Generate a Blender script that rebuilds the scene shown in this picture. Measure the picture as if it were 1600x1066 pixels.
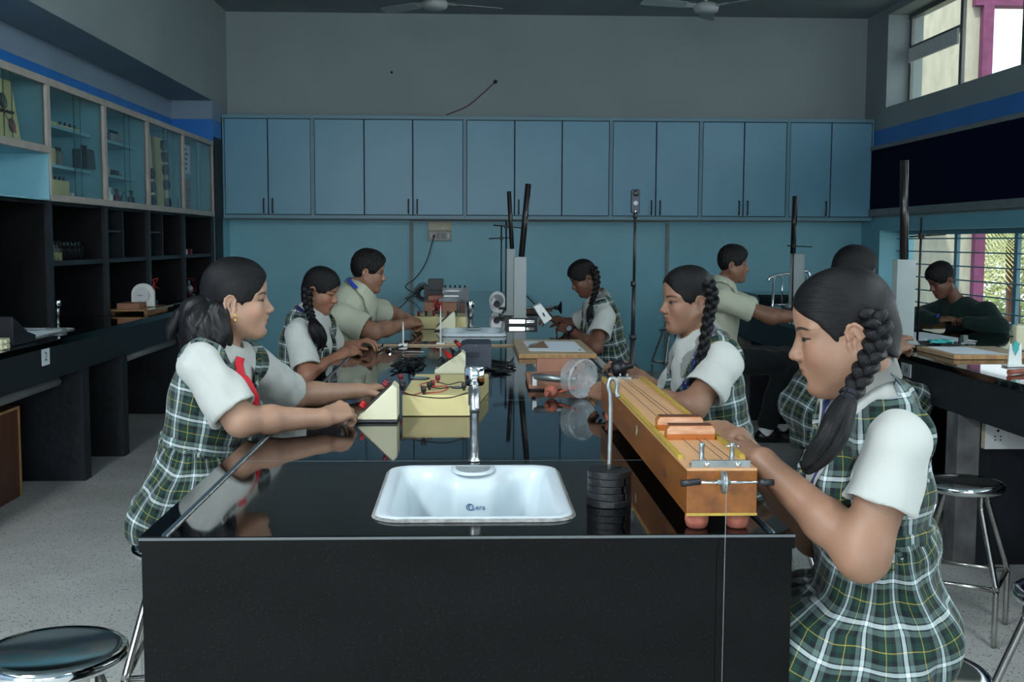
import bpy, bmesh, math, random
import numpy as np
from mathutils import Vector, Matrix
from mathutils.bvhtree import BVHTree
for o in list(bpy.data.objects): bpy.data.objects.remove(o, do_unlink=True)
sc = bpy.context.scene
COL = sc.collection
R = math.radians
# ------------------------------------------------------------ camera
CAM = Vector((0, 0, 1.41)); FPX = 1790.0
YAW, PITCH, ROLL = .0376, .0874, .0038
_f = Vector((math.sin(YAW)*math.cos(PITCH), math.cos(YAW)*math.cos(PITCH), -math.sin(PITCH)))
_r = Vector((math.cos(YAW), -math.sin(YAW), 0)); _u = _r.cross(_f)
_r, _u = _r*math.cos(ROLL)+_u*math.sin(ROLL), _u*math.cos(ROLL)-_r*math.sin(ROLL)
cd = bpy.data.cameras.new('camera'); cam = bpy.data.objects.new('camera', cd); COL.objects.link(cam)
cd.sensor_width = 36; cd.lens = 36*FPX/1600; cd.clip_start = .05
m = Matrix((( _r.x,_u.x,-_f.x,CAM.x),(_r.y,_u.y,-_f.y,CAM.y),(_r.z,_u.z,-_f.z,CAM.z),(0,0,0,1)))
cam.matrix_world = m; sc.camera = cam
def at(x, y, Y):                      # measured picture point at a known depth Y -> metres
    d = _f + _r*((x-800)/FPX) - _u*((y-533)/FPX)
    return CAM + d*(Y/d.y)
def on(x, y, z):                      # measured picture point on a level plane z -> metres
    d = _f + _r*((x-800)/FPX) - _u*((y-533)/FPX)
    return CAM + d*((z-CAM.z)/d.z)
# ------------------------------------------------------------ light and exposure
sc.view_settings.view_transform = 'Standard'; sc.view_settings.look = 'None'
sc.view_settings.gamma = 1; sc.view_settings.use_curve_mapping = False
sc.view_settings.exposure = 0.5
w = bpy.data.worlds.new('world'); sc.world = w; w.use_nodes = True
nt = w.node_tree; bg = nt.nodes['Background']
bg.inputs[0].default_value = (.86, .94, 1, 1); bg.inputs[1].default_value = 1.25
def area(name, loc, rot, sx, sy, power, col=(.86, .95, 1)):
    l = bpy.data.lights.new(name, 'AREA'); l.shape = 'RECTANGLE'; l.size = sx; l.size_y = sy
    l.energy = power; l.color = col
    o = bpy.data.objects.new(name, l); COL.objects.link(o); o.location = loc; o.rotation_euler = rot; return o
area('window_daylight_right_low', (4.72, 1.9, 1.28), (0, R(90), 0), .85, 6.0, 50)
area('window_daylight_right_high', (4.72, 1.9, 3.2), (0, R(78), 0), .9, 6.0, 120)
area('window_daylight_front', (-.1, -7.2, 2.2), (R(82), 0, 0), 5.6, 2.0, 210)
area('doorway_daylight_left', (-2.85, -2.4, 1.75), (0, R(-90), R(22)), 2.4, 3.6, 95)
area('added_fill_left', (-2.0, .7, 3.62), (0, 0, 0), .5, 2.6, 118, (.9, .96, 1))  # added overhead fill to brighten the near floor, source never in view
area('added_fill_right', (1.9, .2, 3.62), (0, 0, 0), .5, 2.6, 48, (.9, .96, 1))  # added fill on the right side, likewise out of view
sun = bpy.data.lights.new('sun', 'SUN'); sun.energy = 2.2; sun.angle = R(1); sun.color = (1, .95, .85)
so = bpy.data.objects.new('sun', sun); COL.objects.link(so); so.rotation_euler = (R(38), R(-18), 0)

# ------------------------------------------------------------ material helpers
def N(nt, t, **k):
    n = nt.nodes.new(t)
    for a, b in k.items(): setattr(n, a, b)
    return n
def c4(c): return (c[0], c[1], c[2], 1)
def mat(name, col, rough=.5, metal=0., spec=.5, var=0., scale=8., bump=0., bscale=60., stretch=None, coat=0., trans=0., ior=1.45, emit=0., col2=None, thr=None, alpha=1.):
    M = bpy.data.materials.new(name); M.use_nodes = True; t = M.node_tree; L = t.links
    b = t.nodes['Principled BSDF']
    b.inputs['Base Color'].default_value = c4(col); b.inputs['Roughness'].default_value = rough
    b.inputs['Metallic'].default_value = metal; b.inputs['Specular IOR Level'].default_value = spec
    b.inputs['Coat Weight'].default_value = coat; b.inputs['Transmission Weight'].default_value = trans
    b.inputs['IOR'].default_value = ior; b.inputs['Alpha'].default_value = alpha
    if emit: b.inputs['Emission Color'].default_value = c4(col); b.inputs['Emission Strength'].default_value = emit
    tc = N(t, 'ShaderNodeTexCoord'); mp = N(t, 'ShaderNodeMapping'); L.new(tc.outputs['Object'], mp.inputs[0])
    if stretch: mp.inputs['Scale'].default_value = stretch
    if var or col2:
        n = N(t, 'ShaderNodeTexNoise'); n.inputs['Scale'].default_value = scale; n.inputs['Detail'].default_value = 5
        L.new(mp.outputs[0], n.inputs['Vector'])
        r = N(t, 'ShaderNodeValToRGB'); L.new(n.outputs[0], r.inputs[0])
        lo, hi = thr or (.3, .7)
        r.color_ramp.elements[0].position = lo; r.color_ramp.elements[1].position = hi
        r.color_ramp.elements[0].color = c4(col2 if col2 else [max(0, x*(1-var)) for x in col])
        r.color_ramp.elements[1].color = c4(col if col2 else [x*(1+var) for x in col])
        L.new(r.outputs[0], b.inputs['Base Color'])
    if bump:
        n2 = N(t, 'ShaderNodeTexNoise'); n2.inputs['Scale'].default_value = bscale; n2.inputs['Detail'].default_value = 4
        L.new(mp.outputs[0], n2.inputs['Vector'])
        bp = N(t, 'ShaderNodeBump'); bp.inputs['Strength'].default_value = bump; bp.inputs['Distance'].default_value = .01
        L.new(n2.outputs[0], bp.inputs['Height']); L.new(bp.outputs[0], b.inputs['Normal'])
    return M
m_wallup = mat('paint_pale_grey', (.30, .36, .37), .6, var=.06, scale=1.2, bump=.1, bscale=40)
m_ceil = mat('ceiling_paint', (.25, .31, .33), .7, var=.06, scale=1.5)
m_walllow = mat('paint_teal', (.20, .49, .585), .4, var=.07, scale=1.5, bump=.06, bscale=30)
m_cab = mat('cabinet_blue_laminate', (.165, .375, .51), .32, var=.05, scale=2)
m_cabframe = mat('cabinet_frame_blue', (.15, .31, .39), .35)
m_lav = mat('paint_lavender_blue', (.25, .33, .42), .6, var=.06, scale=1.5)
m_gap = mat('cabinet_shadow_gap', (.012, .03, .045), .7)
m_stripe = mat('paint_bright_blue', (.018, .19, .60), .4, var=.08, scale=3)
m_navy = mat('navy_felt', (.004, .007, .03), .95, spec=.1, bump=.2, bscale=300)
m_trimg = mat('grey_trim', (.2, .23, .23), .5, var=.1)
m_frame = mat('cream_metal_frame', (.42, .38, .34), .5, var=.12, scale=9)
m_cabin = mat('cabinet_inside_blue', (.23, .49, .58), .5, var=.05)
m_black = mat('black_stained_wood', (.0035, .0045, .0055), .5, spec=.3, var=.3, scale=5, bump=.1)
m_blackedge = mat('dark_grey_shelf_edge', (.014, .019, .023), .45, spec=.35, var=.2)
m_slate = mat('rough_black_plaster', (.010, .013, .018), .5, var=.6, scale=3.5, bump=.35, bscale=25)
m_handle = mat('black_metal_handle', (.01, .012, .015), .3)
m_chrome = mat('chrome', (.75, .77, .78), .09, 1., var=.04)
m_steel = mat('polished_steel_tube', (.48, .47, .45), .25, 1., var=.15, scale=20)
m_tap = mat('old_chrome_tap', (.42, .44, .45), .33, 1., var=.3, scale=40, bump=.15, bscale=60)
m_ceram = mat('white_ceramic', (.56, .64, .68), .28, var=.02)
m_ceramin = mat('bare_grey_ceramic', (.25, .29, .30), .5, var=.2, scale=60)
m_cement = mat('cement_joint', (.22, .22, .21), .8, var=.4, scale=60)
m_cream = mat('cream_plastic', (.70, .67, .47), .38, var=.04)
m_cream2 = mat('yellowed_cream_plastic', (.66, .57, .27), .4, var=.06)
m_blkpl = mat('black_plastic', (.012, .013, .016), .4)
m_psu = mat('dark_blue_grey_metal', (.035, .045, .065), .45, bump=.1, bscale=200)
m_red = mat('red_plastic', (.50, .02, .02), .35)
m_maroon = mat('maroon_plastic', (.16, .012, .018), .35)
m_white = mat('white_plastic', (.78, .80, .78), .4, var=.03)
m_paper = mat('white_paper', (.72, .78, .84), .7, var=.03)
m_meter = mat('meter_glass_grey', (.22, .25, .27), .1, coat=.5)
m_wood = mat('varnished_teak', (.29, .098, .016), .33, col2=(.16, .05, .009), thr=(.3, .75), scale=3, stretch=(14, 1.2, 14), coat=.12, bump=.05)
m_woodtop = mat('light_plywood', (.60, .34, .17), .42, var=.10, scale=4, stretch=(12, 1, 12))
m_wooddark = mat('dark_walnut', (.10, .04, .022), .4, var=.25, scale=5, stretch=(2, 14, 14))
m_bridgeface = mat('pale_wood_block_face', (.72, .44, .29), .5, col2=(.52, .25, .13), scale=8, stretch=(2.5, 12, 12))
m_orangewood = mat('orange_varnished_wood', (.45, .13, .02), .3, var=.2, scale=6, coat=.3)
m_yellow = mat('yellow_painted_strip', (.42, .29, .045), .4, var=.12, scale=30)
m_rubber = mat('red_brown_rubber', (.33, .10, .065), .75, var=.35, scale=25, bump=.3, bscale=50)
m_board = mat('drawing_board_wood', (.46, .33, .20), .4, var=.14, scale=5, stretch=(1.2, 14, 14))
m_boardend = mat('board_end_grain', (.40, .22, .09), .5, var=.35, scale=9, stretch=(6, 1, 1))
m_pink = mat('pinkish_softboard', (.33, .155, .10), .75, var=.1, scale=10)
m_iron = mat('black_cast_iron', (.008, .009, .010), .42, var=.4, scale=30, bump=.2, bscale=40)
m_rodg = mat('grey_zinc_rod', (.30, .33, .33), .35, .8, var=.2, scale=30)
m_acryl = mat('frosted_clear_acrylic', (.50, .565, .565), .35, var=.05, alpha=.85, trans=.25)
m_tube = mat('black_pvc_tube', (.012, .012, .014), .28, coat=.3)
m_tube_highlight = mat('brown_tube_highlight', (.07, .055, .045), .35)
m_clear = mat('clear_plastic', (.9, .95, .96), .06, trans=1., ior=1.25)
m_clear2 = mat('clear_plastic_shell', (.60, .66, .68), .12, alpha=.38, coat=.6, var=.2, scale=30)
m_stainwall = mat('worn_grey_plaster', (.13, .13, .13), .7, var=.6, scale=6, bump=.3, bscale=20)
m_glass = mat('window_glass', (.92, .97, .96), .02, trans=1., ior=1.02)
m_teal = mat('teal_marker', (.05, .42, .40), .5)
m_orange = mat('orange_plastic', (.75, .24, .03), .5)
m_ink = mat('dark_ink', (.01, .012, .03), .6)
m_inkblue = mat('blue_ink', (.02, .09, .25), .5)
m_beige = mat('beige_switch_box', (.55, .50, .36), .45)
m_plast_ext = mat('outside_plaster', (.40, .39, .32), .9, var=.12, scale=14, bump=.5, bscale=30, stretch=(1, 1, .3))
m_purple = mat('outside_purple_paint', (.16, .045, .11), .8, var=.2, scale=12, bump=.3)
m_leaf = mat('palm_leaf', (.22, .30, .11), .5, var=.4, scale=6)
m_leaf2 = mat('yellow_green_leaf', (.42, .46, .22), .5, var=.3, scale=6)
m_ground = mat('outside_ground', (.40, .38, .30), .9, var=.2, scale=2)
m_dial = mat('dial_face', (.68, .72, .72), .3, var=.03)
m_alu = mat('window_aluminium', (.16, .17, .16), .4, .6, var=.1)
m_liquid = mat('pale_yellow_liquid', (.42, .42, .22), .2)
m_boxwood = mat('brown_wood_box', (.10, .035, .015), .4, var=.3, scale=4, stretch=(8, 8, 1))
m_red2 = mat('red_cable', (.55, .03, .03), .4)
m_cable = mat('black_cable', (.008, .009, .011), .4)
m_ledw = mat('status_led', (.7, 1, .85), .3, emit=1.5)
# speckled black granite
def granite(name='black_granite', spec=.55):
    M = bpy.data.materials.new(name); M.use_nodes = True; t = M.node_tree; L = t.links; b = t.nodes['Principled BSDF']
    tc = N(t, 'ShaderNodeTexCoord')
    v = N(t, 'ShaderNodeTexVoronoi'); v.inputs['Scale'].default_value = 190; L.new(tc.outputs['Object'], v.inputs['Vector'])
    r = N(t, 'ShaderNodeValToRGB'); r.color_ramp.elements[0].position = .03; r.color_ramp.elements[1].position = .14
    r.color_ramp.elements[0].color = (.030, .034, .034, 1); r.color_ramp.elements[1].color = (.0008, .0011, .0014, 1)
    L.new(v.outputs['Distance'], r.inputs[0]); L.new(r.outputs[0], b.inputs['Base Color'])
    n = N(t, 'ShaderNodeTexNoise'); n.inputs['Scale'].default_value = 2.2; n.inputs['Detail'].default_value = 6; L.new(tc.outputs['Object'], n.inputs['Vector'])
    mr = N(t, 'ShaderNodeMapRange'); mr.inputs[1].default_value = .45; mr.inputs[2].default_value = .8; mr.inputs[3].default_value = .035; mr.inputs[4].default_value = .12
    L.new(n.outputs[0], mr.inputs[0]); L.new(mr.outputs[0], b.inputs['Roughness'])
    b.inputs['Specular IOR Level'].default_value = spec
    return M
m_gran = granite(); m_granside = granite('black_granite_dimmed_side', .18)  # side copy of the same granite reflects less, to darken the table front
# terrazzo floor
def terrazzo():
    M = bpy.data.materials.new('speckled_terrazzo'); M.use_nodes = True; t = M.node_tree; L = t.links; b = t.nodes['Principled BSDF']
    tc = N(t, 'ShaderNodeTexCoord')
    n = N(t, 'ShaderNodeTexNoise'); n.inputs['Scale'].default_value = 1.3; n.inputs['Detail'].default_value = 8; n.inputs['Roughness'].default_value = .65; L.new(tc.outputs['Object'], n.inputs['Vector'])
    r0 = N(t, 'ShaderNodeValToRGB'); r0.color_ramp.elements[0].position = .3; r0.color_ramp.elements[1].position = .75
    r0.color_ramp.elements[0].color = (.44, .46, .43, 1); r0.color_ramp.elements[1].color = (.66, .67, .645, 1); L.new(n.outputs[0], r0.inputs[0])
    prev = r0.outputs[0]
    for sca, col, th in ((85, (.035, .035, .03, 1), .16), (150, (.08, .08, .07, 1), .17), (60, (.52, .51, .47, 1), .12)):
        mp = N(t, 'ShaderNodeMapping'); mp.inputs['Location'].default_value = (sca, sca*.3, 0); L.new(tc.outputs['Object'], mp.inputs[0])
        v = N(t, 'ShaderNodeTexVoronoi'); v.inputs['Scale'].default_value = sca; v.inputs['Randomness'].default_value = 1; L.new(mp.outputs[0], v.inputs['Vector'])
        sp = N(t, 'ShaderNodeSeparateColor'); L.new(v.outputs['Color'], sp.inputs[0])
        m1 = N(t, 'ShaderNodeMath', operation='MULTIPLY'); L.new(sp.outputs[0], m1.inputs[0]); m1.inputs[1].default_value = th*2.2
        lt = N(t, 'ShaderNodeMath', operation='LESS_THAN'); L.new(v.outputs['Distance'], lt.inputs[0]); L.new(m1.outputs[0], lt.inputs[1])
        gt = N(t, 'ShaderNodeMath', operation='GREATER_THAN'); L.new(sp.outputs[1], gt.inputs[0]); gt.inputs[1].default_value = .45
        mm = N(t, 'ShaderNodeMath', operation='MULTIPLY'); L.new(lt.outputs[0], mm.inputs[0]); L.new(gt.outputs[0], mm.inputs[1])
        mx = N(t, 'ShaderNodeMix', data_type='RGBA'); L.new(mm.outputs[0], mx.inputs[0]); L.new(prev, mx.inputs[6]); mx.inputs[7].default_value = col
        prev = mx.outputs[2]
    L.new(prev, b.inputs['Base Color']); b.inputs['Roughness'].default_value = .6; b.inputs['Specular IOR Level'].default_value = .3
    return M
m_floor = terrazzo()

# ------------------------------------------------------------ mesh builder
class MB:
    def __init__(s): s.bm = bmesh.new(); s.mats = []
    def mi(s, m):
        if m is None: return 0
        if m not in s.mats: s.mats.append(m)
        return s.mats.index(m)
    def _fin(s, geom_faces, m, smooth=False):
        i = s.mi(m)
        for f in geom_faces: f.material_index = i; f.smooth = smooth
    def box(s, x0, x1, y0, y1, z0, z1, m=None, bev=0., rot=None, seg=2):
        cx, cy, cz = (x0+x1)/2, (y0+y1)/2, (z0+z1)/2
        r = bmesh.ops.create_cube(s.bm, size=1); vs = r['verts']
        bmesh.ops.scale(s.bm, vec=(abs(x1-x0), abs(y1-y0), abs(z1-z0)), verts=vs)
        fs = set(f for v in vs for f in v.link_faces)
        if bev:
            es = set(e for v in vs for e in v.link_edges)
            rr = bmesh.ops.bevel(s.bm, geom=list(es), offset=bev, segments=seg, affect='EDGES', profile=.5)
            fs = set(f for f in rr['faces']) | set(f for f in fs if f.is_valid); vs = list(set(v for f in fs for v in f.verts))
        if rot: bmesh.ops.rotate(s.bm, cent=(0, 0, 0), matrix=rot, verts=vs)
        bmesh.ops.translate(s.bm, vec=(cx, cy, cz), verts=vs)
        s._fin(fs, m); return vs
    def loft(s, rings, m=None, caps=True, smooth=True, closed=True):
        vr = [[s.bm.verts.new(p) for p in r] for r in rings]; fs = []
        n = len(vr[0])
        for a, b in zip(vr[:-1], vr[1:]):
            for i in range(n if closed else n-1):
                j = (i+1) % n
                try: fs.append(s.bm.faces.new((a[i], a[j], b[j], b[i])))
                except ValueError: pass
        s._fin(fs, m, smooth)
        if caps:
            c = [s.bm.faces.new(vr[0][::-1]), s.bm.faces.new(vr[-1])]; s._fin(c, m, False)
        return vr
    def cyl(s, a, b, r1, r2=None, seg=16, m=None, caps=True):
        a, b = Vector(a), Vector(b); r2 = r1 if r2 is None else r2
        d = (b-a).normalized(); p = d.orthogonal().normalized(); q = d.cross(p)
        rg = [[c+(p*math.cos(t)+q*math.sin(t))*r for t in [2*math.pi*i/seg for i in range(seg)]] for c, r in ((a, r1), (b, r2))]
        s.loft(rg, m, caps)
    def tube(s, pts, r, seg=8, m=None, caps=True):
        pts = [Vector(p) for p in pts]; rs = r if isinstance(r, (list, tuple)) else [r]*len(pts)
        p = None; rg = []
        for i, c in enumerate(pts):
            d = (pts[min(i+1, len(pts)-1)]-pts[max(i-1, 0)]).normalized()
            if p is None: p = d.orthogonal().normalized()
            p = (p-d*p.dot(d)).normalized(); q = d.cross(p)
            rg.append([c+(p*math.cos(t)+q*math.sin(t))*rs[i] for t in [2*math.pi*k/seg for k in range(seg)]])
        s.loft(rg, m, caps)
    def lathe(s, prof, c=(0, 0, 0), ax=(0, 0, 1), seg=32, m=None, smooth=True):
        c = Vector(c); d = Vector(ax).normalized(); p = d.orthogonal().normalized() if abs(d.z) < .99 else Vector((1, 0, 0)); q = d.cross(p)
        rg = [[c+d*h+(p*math.cos(t)+q*math.sin(t))*max(r, 1e-4) for t in [2*math.pi*i/seg for i in range(seg)]] for r, h in prof]
        s.loft(rg, m, True, smooth)
    def prism(s, poly, ax, a, b, m=None, bev=0.):   # polygon in the two other axes, extruded along ax
        def P(u, v, w): return {'x': (w, u, v), 'y': (u, w, v), 'z': (u, v, w)}[ax]
        A = [s.bm.verts.new(P(u, v, a)) for u, v in poly]; B = [s.bm.verts.new(P(u, v, b)) for u, v in poly]
        fs = [s.bm.faces.new(A), s.bm.faces.new(B)]; n = len(A)
        for i in range(n): fs.append(s.bm.faces.new((A[i], A[(i+1) % n], B[(i+1) % n], B[i])))
        bmesh.ops.recalc_face_normals(s.bm, faces=fs)
        s._fin(fs, m)
        if bev:
            es = set(e for f in fs for e in f.edges)
            rr = bmesh.ops.bevel(s.bm, geom=list(es), offset=bev, segments=2, affect='EDGES', profile=.5); s._fin(rr['faces'], m)
    def sph(s, c, r, m=None, seg=16, sc=(1, 1, 1), rot=None):
        rr = bmesh.ops.create_uvsphere(s.bm, u_segments=seg, v_segments=max(6, seg//2), radius=1); vs = rr['verts']
        rv = (r, r, r) if not isinstance(r, (tuple, list)) else r
        bmesh.ops.scale(s.bm, vec=rv, verts=vs)
        if rot: bmesh.ops.rotate(s.bm, cent=(0, 0, 0), matrix=rot, verts=vs)
        bmesh.ops.translate(s.bm, vec=c, verts=vs); s._fin(set(f for v in vs for f in v.link_faces), m, True)
    def torus(s, c, R_, r, ax=(0, 0, 1), m=None, seg=40, s2=8, a0=0, a1=2*math.pi):
        c = Vector(c); d = Vector(ax).normalized(); p = d.orthogonal().normalized(); q = d.cross(p)
        full = abs(a1-a0) > 6.28
        pts = [c+(p*math.cos(t)+q*math.sin(t))*R_ for t in [a0+(a1-a0)*i/seg for i in range(seg+(0 if full else 1))]]
        if full: pts = pts+pts[:1]
        s.tube(pts, r, s2, m, not full)
    def build(s, name, m=None, parent=None):
        if not s.mats: s.mats = [m] if m else []
        elif m is not None and m not in s.mats: pass
        bmesh.ops.recalc_face_normals(s.bm, faces=s.bm.faces[:])
        me = bpy.data.meshes.new(name); s.bm.to_mesh(me); s.bm.free()
        for x in s.mats: me.materials.append(x)
        o = bpy.data.objects.new(name, me); COL.objects.link(o)
        if parent: o.parent = parent
        return o
def tag(o, label=None, cat=None, group=None, kind=None):
    if label: o['label'] = label
    if cat: o['category'] = cat
    if group: o['group'] = group
    if kind: o['kind'] = kind
    return o
def empty(name, label, cat, group=None, loc=(0, 0, 0)):
    o = bpy.data.objects.new(name, None); COL.objects.link(o); o.location = loc; o.empty_display_size = .05
    return tag(o, label, cat, group)
def setbase(o, loc):                     # move a world-built thing's Empty to its base, keeping the parts where they are
    loc = Vector(loc); o.location = loc
    for ch in o.children: ch.location = ch.location-loc
def copy_tree(o, parent=None):
    c = o.copy(); COL.objects.link(c); c.parent = parent
    for ch in list(o.children): copy_tree(ch, c)
    return c
def one(name, fn, m, label, cat, group=None):
    b = MB(); fn(b); return tag(b.build(name, m), label, cat, group)
def struct(name, b, m, parent=None):
    o = b.build(name, m, parent)
    if parent is None: o['kind'] = 'structure'
    return o
def text(name, s, size, loc, rot, m, parent=None, ext=.0006, ax='CENTER'):
    c = bpy.data.curves.new(name, 'FONT'); c.body = s; c.size = size; c.extrude = ext; c.align_x = ax; c.align_y = 'CENTER'
    t = bpy.data.objects.new(name, c); COL.objects.link(t)
    dg = bpy.context.evaluated_depsgraph_get(); me = bpy.data.meshes.new_from_object(t.evaluated_get(dg))
    bpy.data.objects.remove(t, do_unlink=True)
    me.materials.clear(); me.materials.append(m)
    o = bpy.data.objects.new(name, me); COL.objects.link(o); o.location = loc; o.rotation_euler = rot
    if parent: o.parent = parent
    return o
def arc(c, r, a0, a1, n, u=(1, 0, 0), v=(0, 0, 1)):
    c, u, v = Vector(c), Vector(u), Vector(v)
    return [c+u*(r*math.cos(R(a0+(a1-a0)*i/n)))+v*(r*math.sin(R(a0+(a1-a0)*i/n))) for i in range(n+1)]
def crv(pts, n=8):                        # Catmull-Rom
    P = [Vector(p) for p in pts]; P = [P[0]*2-P[1]]+P+[P[-1]*2-P[-2]]; out = []
    for i in range(1, len(P)-2):
        for k in range(n):
            t = k/n; a, b, c, d = P[i-1:i+3]
            out.append(.5*((2*b)+(c-a)*t+(2*a-5*b+4*c-d)*t*t+(3*b-a-3*c+d)*t**3))
    out.append(P[-2]); return out

# ============================================================ THE ROOM
XL, XR, YB, ZC = -2.545, 4.255, 12.34, 3.787
YF = -7.0; T = .87
b = MB(); b.box(-3.2, 4.8, YF-.2, YB+.2, -.1, 0); struct('floor', b, m_floor)
b = MB(); b.box(-3.2, 4.8, YF-.2, YB+.2, ZC, ZC+.12); struct('ceiling', b, m_ceil)
b = MB(); b.box(-3.1, 4.8, YB, YB+.15, 1.62, ZC, m_wallup); b.box(-3.1, 4.8, YB, YB+.15, 0, 1.62, m_walllow)
b.box(XL, XR, YB-.006, YB, .505, .525, m_walllow); struct('wall_back', b, None)
b = MB()
b.box(-3.1, -2.95, -.4, 11.62, 0, 2.783, m_lav); b.box(-3.1, -2.95, YF, -4.4, 0, 2.783, m_lav)   # recess back, with a wide doorway behind the camera
struct('wall_left', b, None)
b = MB(); b.box(-3.1, XL, YF, YB, 2.783, ZC, m_wallup); struct('trim_3', b, None)          # deep beam over the recess
b = MB(); b.box(-3.1, XL, 11.62, YB, 2.44, 2.782, m_lav); b.box(-3.1, XL, 11.62, YB, 0, 2.44, m_walllow); struct('trim_4', b, None)   # corner column
b = MB(); b.box(-2.95, -2.944, YF, 11.612, 2.385, 2.60); b.box(-2.95, XL, 11.612, 11.62, 2.385, 2.60); b.box(XL-.002, XL+.005, 11.62, 11.99, 2.38, 2.60)
struct('trim_1', b, m_stripe)
# right wall with two window bands
WX = 4.49
b = MB()
b.box(XR, 4.62, YF, YB, 3.71, ZC, m_wallup)
b.box(XR, 4.62, YF, YB, 1.62, 2.78, m_wallup)
b.box(XR, 4.62, 11.72, YB, 2.78, 3.71, m_wallup)
b.box(XR, 4.62, YF, YB, 0, .70, m_walllow)
b.box(XR, 4.62, 11.78, YB, .70, 1.62, m_walllow)
b.box(XR, 4.62, YF, -1.2, .70, 1.62, m_walllow); b.box(XR, 4.62, YF, -1.2, 2.78, 3.71, m_wallup)
b.box(XR-.004, XR, YF, YB, 1.53, 1.66, m_walllow); b.box(XR, 4.62, YF, 11.78, 1.53, 1.62, m_walllow)
struct('wall_right', b, None)
b = MB(); b.box(XR-.006, XR, YF, YB, 2.40, 2.567); struct('trim_2', b, m_stripe)
b = MB()
b.box(-3.1, 4.62, YF-.15, YF, 0, 1.1, m_walllow); b.box(-3.1, 4.62, YF-.15, YF, 3.1, ZC, m_wallup)
b.box(-3.1, -2.3, YF-.15, YF, 1.1, 3.1, m_wallup); b.box(2.5, 4.62, YF-.15, YF, 1.1, 3.1, m_wallup); struct('wall_front', b, None)
b = MB()
for x in (-2.3, -1.1, .1, 1.3, 2.5): b.box(x-.03, x+.03, YF-.1, YF-.04, 1.1, 3.1)
for z in (1.13, 2.45, 3.07): b.box(-2.3, 2.5, YF-.1, YF-.04, z-.03, z+.03)
struct('window_3', b, m_alu)
# upper window band (right wall)
def winframe(z0, z1, ys, y1, rails, bars):
    b = MB()
    b.box(WX-.03, WX+.03, -1.2, y1, z0, z0+.045); b.box(WX-.03, WX+.03, -1.2, y1, z1-.045, z1)
    for y in ys: b.box(WX-.016, WX+.016, y-.03, y+.03, z0, z1)
    for ya, yb, z in rails: b.box(WX-.02, WX+.02, ya, yb, z-.03, z+.03)
    for z in bars: b.box(WX-.055, WX-.045, -1.2, y1, z-.006, z+.006)
    return b
w1 = struct('window_1', winframe(2.78, 3.71, [11.69, 10.47, 9.27, 8.07, 6.87, 5.67, 4.47, 3.27, 2.07, .87, -.3, -1.17], 11.72, [(10.5, 11.66, 3.36)], []), m_alu)
b = MB(); b.box(WX-.003, WX+.003, -1.2, 11.72, 2.8, 3.69); b.build('pane', m_glass, w1)
b = MB(); b.box(WX-.04, WX-.02, 10.5, 11.66, 3.22, 3.36); b.build('glass_louvre', m_white, w1)
w2 = struct('window_2', winframe(.70, 1.53, [11.75, 10.42, 9.25, 8.1, 6.95, 5.8, 4.55, 3.55, 2.55, 1.55, .55, -.5, -1.17], 11.78, [], [.82+.125*i for i in range(6)]), m_cabframe)
b = MB(); b.box(WX-.003, WX+.003, -1.2, 11.78, .72, 1.51); b.build('pane', m_glass, w2)
# outside
b = MB(); b.box(4.62, 5.90, 13.3, 13.6, -.5, 4.6); struct('wall_outside', b, m_plast_ext)
b = MB(); b.box(5.90, 6.02, 13.2, 13.35, -.5, 4.12); b.box(5.8, 9.5, 13.2, 13.4, 4.12, 4.6); tag(b.build('pillar', m_purple), 'purple painted pillar outside the right windows', 'pillar')
b = MB(); b.box(4.62, 24, -4, 24, -.6, -.5); tag(b.build('garden_ground', m_ground), 'pale ground of the garden outside the right windows', 'ground', kind='structure')
random.seed(4)
def palm(name, x, y, z, n, L, m, label, seed):
    random.seed(seed); e = empty(name, label, 'palm tree', loc=(x, y, -.5))
    b = MB(); b.tube([(0, 0, 0), (.05, 0, (z+.5)*.5), (0, .03, z+.5)], [.13, .1, .08], 8); b.build('trunk', m_boxwood, e)
    b = MB()
    for i in range(n):
        a = 2*math.pi*i/n+random.uniform(-.2, .2); el = random.uniform(.1, 1.2)
        pts = []
        for k in range(9):
            t = k/8; rr = L*t*math.cos(el*(1-.5*t)); hh = L*(t*math.sin(el)-.75*t*t)
            pts.append(Vector((rr*math.cos(a), rr*math.sin(a), z+.5+hh)))
        b.tube(pts, [.014*(1-.8*k/8)+.003 for k in range(9)], 4)
        sd = Vector((-math.sin(a), math.cos(a), 0))
        for k in range(1, 9):
            for s_ in (-1, 1):
                for q in (0, .33, .66):
                    p0 = pts[k-1].lerp(pts[k], q); ll = L*.30*math.sin(math.pi*(k+q)/9.5)+.05
                    dr = (pts[k]-pts[k-1]).normalized()
                    tip = p0+(sd*s_*.8+dr*.75+Vector((0, 0, -.35)))*ll
                    wv = dr*.018
                    f = b.bm.faces.new([b.bm.verts.new(p0-wv), b.bm.verts.new(p0+wv), b.bm.verts.new(tip)])
    b.build('fronds', m, e)
palm('palm_tree', 7.3, 15.2, 1.5, 22, 1.5, m_leaf2, 'large yellow-green palm outside the right windows, beside the purple pillar', 1)
palm('palm_tree', 8.9, 14.6, .5, 18, 1.1, m_leaf, 'low dark green palm outside the right windows, beneath the larger palm', 2)
palm('palm_tree', 9.6, 17.4, 1.9, 22, 1.6, m_leaf2, 'tall palm farthest from the right windows', 3)
palm('palm_tree', 7.2, 12.4, .2, 16, .8, m_leaf, 'short dark palm nearest the wall outside the right windows', 5)
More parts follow.
